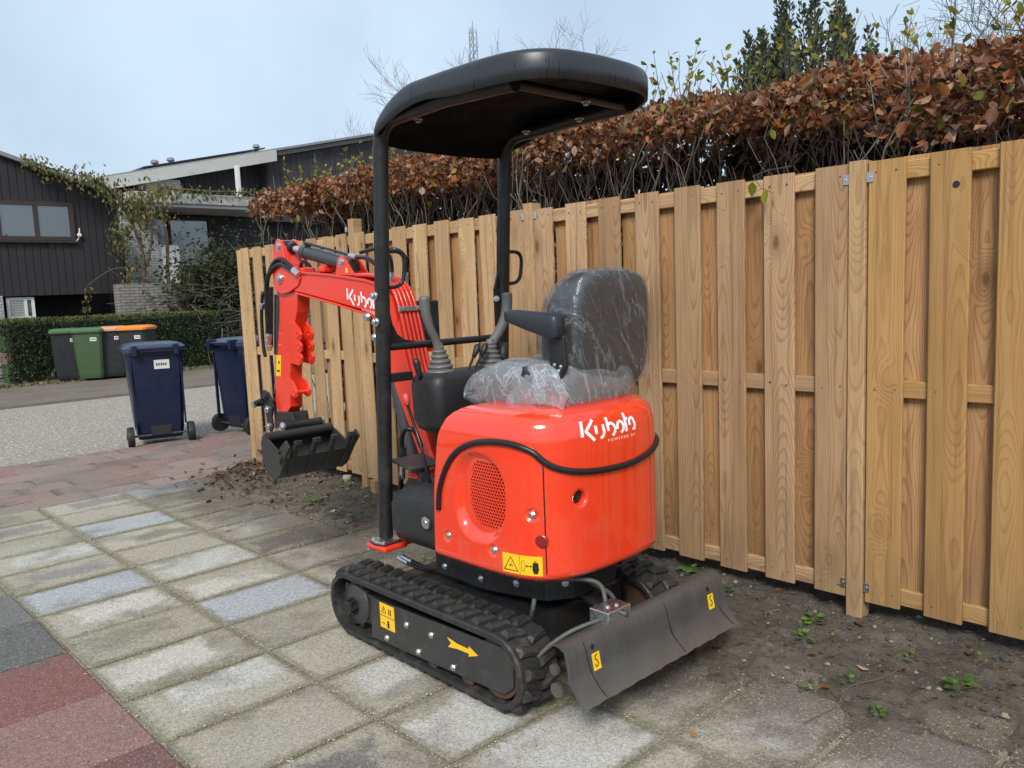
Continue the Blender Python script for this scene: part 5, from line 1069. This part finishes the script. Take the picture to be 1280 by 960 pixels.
b = MB(); b.loft([cring(.04, lambda y: ctop(y)-.012), cring(.5, lambda y: ctop(y)-.02), cring(.86, lambda y: ctop(y)-.03), cring(.955, lambda y: ctop(y)-.055), cring(.978, lambda y: cbase(y)+.004), cring(.99, cbase), cring(1.0, lambda y: cbase(y)+.003), cring(1.004, lambda y: .6*cbase(y)+.4*ctop(y)), cring(1.002, lambda y: ctop(y)-.018), cring(.992, lambda y: ctop(y)-.005), cring(.965, lambda y: ctop(y)+.003), cring(.85, lambda y: ctop(y)+.018), cring(.5, lambda y: ctop(y)+.036), cring(.04, lambda y: ctop(y)+.04)])
nq = len(cc); b.m = [1 if i < 4*nq else 0 for i in range(len(b.f))]; b.m[13*nq] = 1
roof = b.build('canopy_roof', [CANOPY, mk('shade_black_underside', (.004,.0045,.006), .7, .3, 6, spec=.12)], EX, smooth=60)  # same plastic blackened underneath, with the shade put into its colour
for p in ((1.97,2.55),(2.5,2.5),(2.5,2.2),(2.3,1.99)): bolt(roof, (*p, 2.135), (0,0,-1), .012, .012)

# ---- seat under its plastic cover
def superel(c, h, e1, e2, axis, nu=48, nv=24, fn=None):
    def sp(v, e): return math.copysign(abs(v)**e, v)
    rings = []
    for j in range(nv+1):
        v = -math.pi/2+math.pi*j/nv; v = max(-1.5707, min(1.5707, v)); rg = []
        for i in range(nu):
            u = 2*math.pi*i/nu; a = sp(math.cos(v), e1)*sp(math.cos(u), e2); d = sp(math.cos(v), e1)*sp(math.sin(u), e2); k = sp(math.sin(v), e1)
            p = V(a*h[0], k*h[1], d*h[2]) if axis == 'Y' else V(a*h[0], d*h[1], k*h[2])
            if fn: p = fn(p)
            rg.append(p+V(*c))
        rings.append(rg)
    return MB().loft(rings)
lean = Matrix.Rotation(R(4), 3, 'X')
def seat_shape(p):
    q = p.copy(); t = q.z/.22
    if q.y > 0: q.y += .075*max(0, 1-abs(t+.15)**2.2)*min(1, abs(q.x)/.1+.35)
    q.x *= 1-.07*max(0, t)
    return lean @ q
superel((2.335,1.965,1.312), (.218,.062,.218), .38, .46, 'Y', fn=seat_shape).build('seat_back', VINYL, EX, smooth=True)
superel((2.27,2.16,1.115), (.225,.215,.085), .45, .4, 'Z').build('seat_cushion', VINYL, EX, smooth=True)
MB().loft([rr(2.05,2.49,2.0,2.36,1.04,.03), rr(2.05,2.49,2.0,2.36,1.09,.03)]).build('seat_base', BLACKP, EX)
def wr(p, a, f, sd=0): return a*(float(fbm(np.array(p.x*f+p.z*f*.7+5), np.array(p.y*f+p.z*f*.5+9), 4, 71+sd))-.47)
def film_back(p):
    q = p.copy(); q.z += .012*max(0, -q.z/.2); d = wr(q, .04, 7); n = q.normalized(); q += n*d
    t = q.z/.23
    if q.y > 0: q.y += .085*max(0, 1-abs(t+.15)**2.2)+.006
    q.x *= 1-.06*max(0, t)
    return lean @ q
fb_ = superel((2.335,1.965,1.312), (.227,.071,.230), .42, .45, 'Y', 96, 48, film_back)
def film_cush(p):
    q = p.copy(); t = (q.y+.25)/.5; q.z -= .085*max(0, t-.55)**1.3*2.2 if q.z > -.02 else 0; q.x -= .015*(q.x < 0); q += q.normalized()*wr(q, .042, 10, 3); return q
fc_ = superel((2.262,2.185,1.118), (.248,.275,.100), .5, .42, 'Z', 96, 44, film_cush)
cov = fb_.build('seat_back_cover', FILM, EX, smooth=True); cov2 = fc_.build('seat_cushion_cover', FILM2, EX, smooth=True)
# loose folds of film at the seat joint
b = MB()
for k in range(5):
    x0 = 2.035+.006*k; pts = [[(x0+.02*math.sin(j*1.3+k), 1.93+.05*k+.012*math.sin(i*2+k), 1.03+.035*i+.006*math.sin(j+k)) for i in range(6)] for j in range(2)]
rows = [[(2.022+.018*math.sin(i*1.9+j*.8), 2.16-.045*i+.01*math.sin(j*1.7), 1.20-.028*j-.012*math.sin(i*1.2)) for i in range(7)] for j in range(6)]
b.loft(rows, False, False); b.build('cover_fold', FILM2, EX, smooth=True, fix=False)
b = MB(); b.loft([[(2.012,2.03+.0,1.175),(2.006,2.07,1.20),(2.0,2.075,1.165),(2.004,2.04,1.145)],[(2.04,2.03,1.175),(2.035,2.07,1.20),(2.03,2.075,1.165),(2.035,2.04,1.145)]]); b.build('seat_belt_buckle', PRINT, EX, bevel=.005)
b = MB(); rg = []
for y, zc, hh, hw_ in ((2.18,1.378,.010,.014),(2.172,1.378,.020,.022),(2.14,1.374,.026,.028),(2.05,1.358,.036,.030),(1.97,1.345,.043,.030),(1.93,1.340,.044,.030),(1.916,1.339,.036,.026)):
    rg.append([(2.045+hw_*math.copysign(abs(math.cos(a))**.55, math.cos(a)), y, zc+hh*math.copysign(abs(math.sin(a))**.55, math.sin(a))) for a in [2*math.pi*i/20 for i in range(20)]])
b.loft(rg); b.build('armrest', mk('blue_black_armrest', (.022,.026,.033), .45, .2, 20, bump=.2, bscale=200), EX, smooth=True)
b = MB(); b.prX([(1.935,1.335),(1.975,1.325),(1.985,1.26),(1.975,1.19),(1.93,1.15),(1.90,1.20),(1.91,1.30)], 2.052, 2.068); br = b.build('armrest_bracket', BLACK, EX, bevel=.004)
for y, z in ((1.955,1.205),(1.935,1.185),(1.925,1.20)): bolt(br, (2.052,y,z), (-1,0,0), .005, .004)

# ---- boom, arm, bucket
XL, XR = 2.185, 2.285
up_ = [(4.215,1.60),(4.19,1.635),(4.13,1.648),(4.02,1.63),(3.91,1.615),(3.616,1.59),(3.30,1.552),(3.17,1.522),(3.09,1.46),(3.055,1.36),(3.01,1.18),(2.94,.98),(2.86,.78),(2.82,.68)]
lo_ = [(2.88,.63),(2.96,.76),(3.09,1.01),(3.165,1.17),(3.20,1.28),(3.235,1.36),(3.29,1.398),(3.605,1.452),(3.97,1.512),(4.09,1.535),(4.185,1.548),(4.218,1.57)]
b = MB(); b.prX(up_+lo_, XL, XR); boom = b.build('boom', RED2, EX, bevel=.004)
b = MB(); q = [(p[0], p[1]) for p in up_[3:10]]; b.prX(q+[(y, z-.012) for y, z in reversed(q)], XL-.008, XR+.008); q = [(3.26,1.382),(3.605,1.448),(3.97,1.508)]; b.prX(q+[(y, z-.010) for y, z in reversed(q)], XL-.008, XR+.008); b.build('boom_flange', RED2, boom, bevel=.002)
b = MB(); q = [(4.20,1.56),(4.20,1.63),(4.10,1.655),(3.93,1.618),(3.90,1.58),(3.93,1.54),(4.03,1.508),(4.12,1.50),(4.18,1.52)]; b.prX(q, XL-.009, XL-.001); b.prX(q, XR+.001, XR+.009); b.build('boom_tip_plate', RED2, boom, bevel=.003)
for x, s in ((XL-.009,-1),(XR+.009,1)): b = MB(); b.lathe((x,4.115,1.585), (s,0,0), [(.03,0),(.03,.006),(.02,.008),(.02,.016),(.013,.017)], 18); b.build('pivot_pin', ZINC, boom, smooth=30)
b = MB(); q = [(3.57,1.582),(3.545,1.66),(3.51,1.675),(3.47,1.65),(3.40,1.572)]; b.prX(q, XL+.004, XL+.014); b.prX(q, XR-.014, XR-.004); lugb = b.build('cylinder_lug', RED2, boom, bevel=.002)
bolt(lugb, (XL+.004,3.51,1.64), (-1,0,0), .016, .008); MB().bx(XL+.0025,XL+.0038,3.455,3.475,1.588,1.612).build('yellow_label', YEL, lugb)
blg = lambda u, v: V(XL-.0016, 3.47-u*.066, 1.458+v*.056-u*.066*.165)
b = MB()
for st in LOGO: ribbon(b, st, .2, blg)
text_mesh(b, 'POWERED BY', lambda u, v: blg(1.9+u, v-.62), .27); b.build('logo_lettering', WHITE, boom, fix=False)
for y, z in ((3.285,1.372),(3.235,1.275)): b = MB(); b.lathe((XL-.002,y,z), (-1,0,0), [(.02,0),(.02,.01),(.014,.02),(.008,.022)], 16); b.build('pivot_pin', ZINC, boom, smooth=30)
# steel pipes running down the back of the boom
for k in range(5):
    x = 2.190+.023*k; pts = [(x,3.40,1.575+.0),(x,3.26,1.567),(x,3.165,1.545),(x,3.085,1.492),(x,3.035,1.385),(x,2.985,1.20),(x,2.93,1.03)]
    MB().tube(catmull(pts, 5), .0092, 8).build('hydraulic_pipe', RED2, boom, smooth=True)
b = MB(); b.bx(2.172,2.30,3.020,3.034,1.395,1.418); cl2 = b.build('pipe_clamp', ZINC, boom, bevel=.002)
for x in (2.195, 2.277): bolt(cl2, (x,3.02,1.406), (0,-1,0), .006, .005)
for k, x in enumerate((2.20,2.285)): MB().tube(catmull([(x,3.12,1.53),(x+.004,3.105,1.59),(x-.02,3.09,1.65),(x-.07,3.10,1.68),(x-.10,3.2,1.67)], 5), .009, 7).build('boom_hose', RUBSEAL, boom, smooth=True)
for k, x in enumerate((2.20,2.285)): MB().tube([(x,3.125,1.515),(x+.003,3.11,1.575)], .012, 8).build('hose_fitting', ZINC, boom, smooth=40)
b = MB(); b.bx(2.30,2.40,3.02,3.14,1.22,1.44); b.build('work_lamp_box', BLACKP, boom, bevel=.01); MB().bx(2.30,2.42,3.03,3.06,1.20,1.225).build('lamp_bracket', RED2, boom)
# arm cylinder
cy = MB(); cy.cyl((2.235,3.93,1.718),(2.235,3.47,1.622),.036,n=20); cy.cyl((2.235,3.94,1.720),(2.235,3.90,1.712),.039,n=20); ac = cy.build('arm_cylinder', CYL, EX, smooth=40)
MB().cyl((2.235,4.13,1.76),(2.235,3.93,1.718),.019,n=16).build('piston_rod', CHROME, ac, smooth=40)
b = MB(); b.cyl((2.20,4.115,1.757),(2.27,4.115,1.757),.034,n=18); b.cyl((2.235,4.09,1.752),(2.235,4.05,1.744),.03,n=14); b.build('rod_eye', BLACK, ac, smooth=40)
b = MB(); b.tube([(2.215,3.90,1.765),(2.215,3.62,1.706),(2.215,3.45,1.668)], .0075, 7); b.cyl((2.215,3.88,1.76),(2.23,3.88,1.73),.014,n=8); b.build('cylinder_pipe', BLACK, ac, smooth=40)
MB().tube([(2.215,3.47,1.672),(2.215,3.41,1.66)], .013, 8).build('hose_fitting', ZINC, ac); MB().tube(catmull([(2.215,3.41,1.66),(2.2,3.33,1.655),(2.19,3.26,1.64),(2.2,3.16,1.58)], 5), .011, 8).build('cylinder_hose', RUBSEAL, ac, smooth=True)
# dipper arm
AL, AR = 2.197, 2.273
st = [(4.185,1.615),(4.175,1.70),(4.165,1.76),(4.14,1.795),(4.105,1.79),(4.078,1.755),(4.05,1.65),(4.0,1.58),(3.97,1.50),(4.0,1.40),(4.06,1.28),(4.10,1.17),(4.125,1.04),(4.135,.95),(4.145,.87),(4.19,.835),(4.27,.82),(4.31,.85),(4.315,.91),(4.285,1.05),(4.245,1.20),(4.20,1.36),(4.185,1.45)]
b = MB(); b.prX(st, AL, AR); arm = b.build('dipper_arm', RED2, EX, bevel=.004)
q = [(4.19,1.70),(4.165,1.77),(4.135,1.80),(4.10,1.79),(4.075,1.75),(4.05,1.64),(4.10,1.60),(4.18,1.62)]
b = MB(); b.prX(q, AL-.016, AL-.001); b.prX(q, AR+.001, AR+.016); b.build('arm_top_plate', RED2, arm, bevel=.003); bolt(arm, (AL-.016,4.118,1.757), (-1,0,0), .018, .008)
tb3 = []
for zc in (1.28,1.215,1.15): tb3 += [(zc)]
poly = [(4.09,1.35),(4.03,1.345),(3.985,1.31),(3.965,1.28),(3.972,1.255),(3.99,1.245),(3.968,1.22),(3.975,1.19),(3.995,1.18),(3.972,1.155),(3.98,1.125),(4.01,1.11),(4.10,1.12)]
for x in (AL-.003, AR-.009):
    b = MB(); b.prX(poly, x, x+.012); ea = b.build('hitch_ear', RED2, arm, bevel=.002)
    for zc in (1.28,1.215,1.15): bm2 = MB(); bm2.lathe((x,4.0,zc), (-1,0,0), [(.022,0),(.022,.005),(.010,.005),(.010,.001)], 14); bm2.build('pin_boss', RED2, ea, smooth=30)
poly = [(4.15,1.04),(4.09,1.02),(4.045,.965),(4.05,.935),(4.08,.925),(4.14,.95)]
for x in (AL-.006, AR-.006):
    b = MB(); b.prX(poly, x, x+.012); ea = b.build('lower_ear', RED2, arm, bevel=.002); bm2 = MB(); bm2.lathe((x,4.075,.957), (-1,0,0), [(.022,0),(.022,.006),(.010,.006),(.010,.001)], 14); bm2.build('pin_boss', RED2, ea, smooth=30)
MB().cyl((AL,4.075,.957),(AR+.01,4.075,.957),.012,n=12).build('ear_pin', RED2, arm)
MB().add([(AL-.0012,4.262,1.16),(AL-.0012,4.205,1.16),(AL-.0012,4.228,1.04),(AL-.0012,4.286,1.04)], [(0,1,2,3)]).build('warning_label', YEL, arm, fix=False)
b = MB(); b.lathe((AL-.002,4.235,1.12), (-1,0,0), [(.008,0),(.008,.0012)], 8); b.bx(AL-.0025,AL-.0015,4.235,4.265,1.065,1.075); b.build('label_print', PRINT, arm)
# bucket cylinder on the front of the arm with its hoses
MB().cyl((2.235,4.255,1.50),(2.235,4.31,1.16),.026,n=16).build('bucket_cylinder', CYL, EX, smooth=40); MB().cyl((2.235,4.31,1.16),(2.235,4.37,.93),.014,n=12).build('piston_rod', CHROME, EX, smooth=40)
for x, off in ((2.172,0),(2.166,.018)):
    pts = [(x,3.93,1.615-off*.3),(x,4.0,1.655-off),(x,4.09,1.69-off*1.6),(x,4.18,1.665-off*1.6),(x-.004,4.245,1.58-off*.5),(x-.004,4.27,1.45),(x,4.285,1.32),(x,4.30,1.24)]
    MB().tube(catmull(pts, 6), .0115, 8).build('arm_hose', RUBSEAL, EX, smooth=True)
    MB().tube([(x,3.955,1.63-off*.5),(x,3.90,1.60-off*.3)], .0125, 8).build('hose_fitting', ZINC, EX, smooth=40)
b = MB()
for k in range(34): t = k/33; b.lathe((2.18,4.245+.055*t,1.54-.33*t), (0,.16,-1), [(.019,-.0035),(.019,.0035)], 10)
b.build('hose_guard', RUBSEAL, EX)
MB().tube(catmull([(2.16,4.30,1.52),(2.155,4.325,1.38),(2.155,4.33,1.22),(2.16,4.325,1.15)], 5), .010, 7).build('arm_hose', RUBSEAL, EX, smooth=True)
for p in ((2.165,4.288,1.235),(2.165,4.275,1.265),(2.17,4.29,1.205),(2.16,4.315,1.44)): MB().rbox(p, (.03,.03,.035), Matrix.Rotation(.4,3,'X')).build('hose_fitting', ZINC, EX, bevel=.006)
MB().tube(catmull([(2.27,3.93,1.62),(2.27,3.98,1.66),(2.265,4.02,1.67),(2.26,4.04,1.64)], 5), .010, 7).build('arm_hose', RUBSEAL, EX, smooth=True)
for y in (3.72, 3.93): b = MB(); b.bx(XL+.01,XR-.01,y-.03,y+.03,1.60,1.635); b.build('pipe_block', RED2, boom, bevel=.01)
# boom lift cylinder and swing post
MB().cyl((2.225,3.155,1.07),(2.225,3.02,.60),.034,n=18).build('boom_cylinder', CYL, EX, smooth=40); MB().cyl((2.225,3.23,1.33),(2.225,3.155,1.07),.017,n=14).build('piston_rod', CHROME, EX, smooth=40)
b = MB(); b.prX([(2.74,.36),(2.74,.60),(2.80,.74),(2.93,.74),(3.06,.58),(3.08,.40)], 2.16, 2.31); b.build('swing_post', BLACK, EX, bevel=.012)
for pts in ([(2.12,2.86,.66),(2.08,2.90,.74),(2.07,2.92,.82),(2.08,2.90,.88),(2.11,2.87,.87),(2.125,2.85,.80)], [(2.07,2.92,.70),(2.06,2.93,.60),(2.09,2.88,.52)]): MB().tube(catmull(pts, 6), .011, 8).build('swing_hose', RUBSEAL, EX, smooth=True)
MB().tube([(2.073,2.915,.80),(2.07,2.92,.755)], .016, 10).build('hose_fitting', BLACK, EX); MB().tube([(2.07,2.92,.74),(2.068,2.925,.66)], .013, 8).build('hose_fitting', ZINC, EX)
for y_, z_ in ((0,0),(-.03,.012)):
    MB().tube(catmull([(1.99,2.60+y_,.335+z_),(1.985,2.70+y_,.318+z_),(1.985,2.80+y_,.322+z_)], 5), .0095, 8).build('front_hose', RUBSEAL, EX, smooth=True); MB().tube([(1.985,2.80+y_,.322+z_),(1.985,2.87+y_,.330+z_)], .011, 8).build('hose_fitting', ZINC, EX, smooth=40)
# linkage and tilting hitch
for x in (AL-.028, AR+.014):
    b = MB(); b.prX([(4.40,.955),(4.43,.93),(4.44,.90),(4.41,.86),(4.39,.80),(4.385,.73),(4.35,.71),(4.32,.74),(4.33,.80),(4.30,.86),(4.31,.90),(4.35,.945)], x, x+.014); lk = b.build('bucket_link', BLACK, EX, bevel=.004)
    for y, z in ((4.37,.915),(4.36,.845),(4.365,.745)): b = MB(); b.lathe((x,y,z), (-1,0,0), [(.022,0),(.022,.008),(.012,.01),(.012,.016)], 12); b.build('link_pin', ZINC if z < .9 else BLACK, lk, smooth=30)
b = MB(); b.cyl((2.13,4.46,.87),(2.34,4.46,.87),.016,n=12); b.cyl((2.13,4.44,.88),(2.16,4.40,.90),.012,n=8); b.build('link_bar', BLACK, EX); b = MB(); b.cyl((2.125,4.46,.87),(2.14,4.46,.87),.02,n=10); b.build('bar_end', ZINC, EX)
b = MB(); b.prX([(4.11,.845),(4.30,.835),(4.32,.77),(4.09,.775)], 2.185, 2.285); b.bx(2.15,2.32,4.10,4.26,.752,.79); hk = b.build('quick_hitch', BLACK, EX, bevel=.006)
b = MB(); b.cyl((2.12,4.09,.775),(2.35,4.09,.775),.024,n=14); b.build('hitch_cylinder', BLACK, hk, smooth=40)
for x, s in ((2.12,-1),(2.35,1)): b = MB(); b.lathe((x,4.09,.775), (s,0,0), [(.026,0),(.026,.012),(.012,.02)], 12); b.build('cylinder_cap', ZINC, hk, smooth=30)
bolt(hk, (2.225,4.11,.79), (0,0,1), .014, .01)
# bucket
BX0, BX1 = 2.005, 2.405
BK = mk('bucket_black_steel', (.026,.026,.026), .46, .3, 14, rvar=.1, dirt=(.04,.037,.033), dscale=9, damt=.5)
sh_ = catmull([(0,4.085,.735),(0,4.12,.70),(0,4.118,.62),(0,4.07,.54),(0,4.0,.515),(0,3.94,.545),(0,3.885,.61),(0,3.86,.645)], 4)
inn = [(p.y, p.z) for p in sh_]; cen = (3.98, .68)
ol = inn + [((y-cen[0])*.955+cen[0], (z-cen[1])*.94+cen[1]) for y, z in reversed(inn)]
b = MB(); b.prX(ol, BX0, BX1); bu = b.build('bucket', BK, EX, smooth=35)
side = [(4.10,.745),(4.125,.70),(4.118,.62),(4.07,.535),(4.0,.508),(3.94,.54),(3.88,.61),(3.86,.645),(3.93,.675),(4.03,.725)]
for x in (BX0-.010, BX1): b = MB(); b.prX(side, x, x+.010); b.build('bucket_side_plate', BK, bu, bevel=.002)
MB().cyl((BX0,4.075,.735),(BX1,4.075,.735),.026,n=16).build('bucket_tube', BK, bu, smooth=40)
for x in (2.05, 2.16, 2.27, 2.375):
    b = MB(); b.prX([(3.945,.525),(3.90,.575),(3.868,.63),(3.815,.715),(3.80,.735),(3.825,.735),(3.885,.655),(3.915,.60),(3.955,.55)], x-.012, x+.012); b.bx(x-.02, x+.02, 3.80, 3.822, .715, .738); b.build('bucket_tooth', BK, bu, bevel=.002)
for x, s in ((BX0-.016,-1),(BX1+.006,1)):
    b = MB(); b.prX([(3.855,.655),(3.80,.71),(3.835,.745),(3.90,.70),(3.94,.63),(3.90,.60)], x, x+.012); sc = b.build('side_cutter', BK, bu, bevel=.002)
    for y, z in ((3.905,.675),(3.90,.625),(3.885,.645)): bolt(sc, (x if s < 0 else x+.012, y, z), (s,0,0), .009, .008, BLACK)
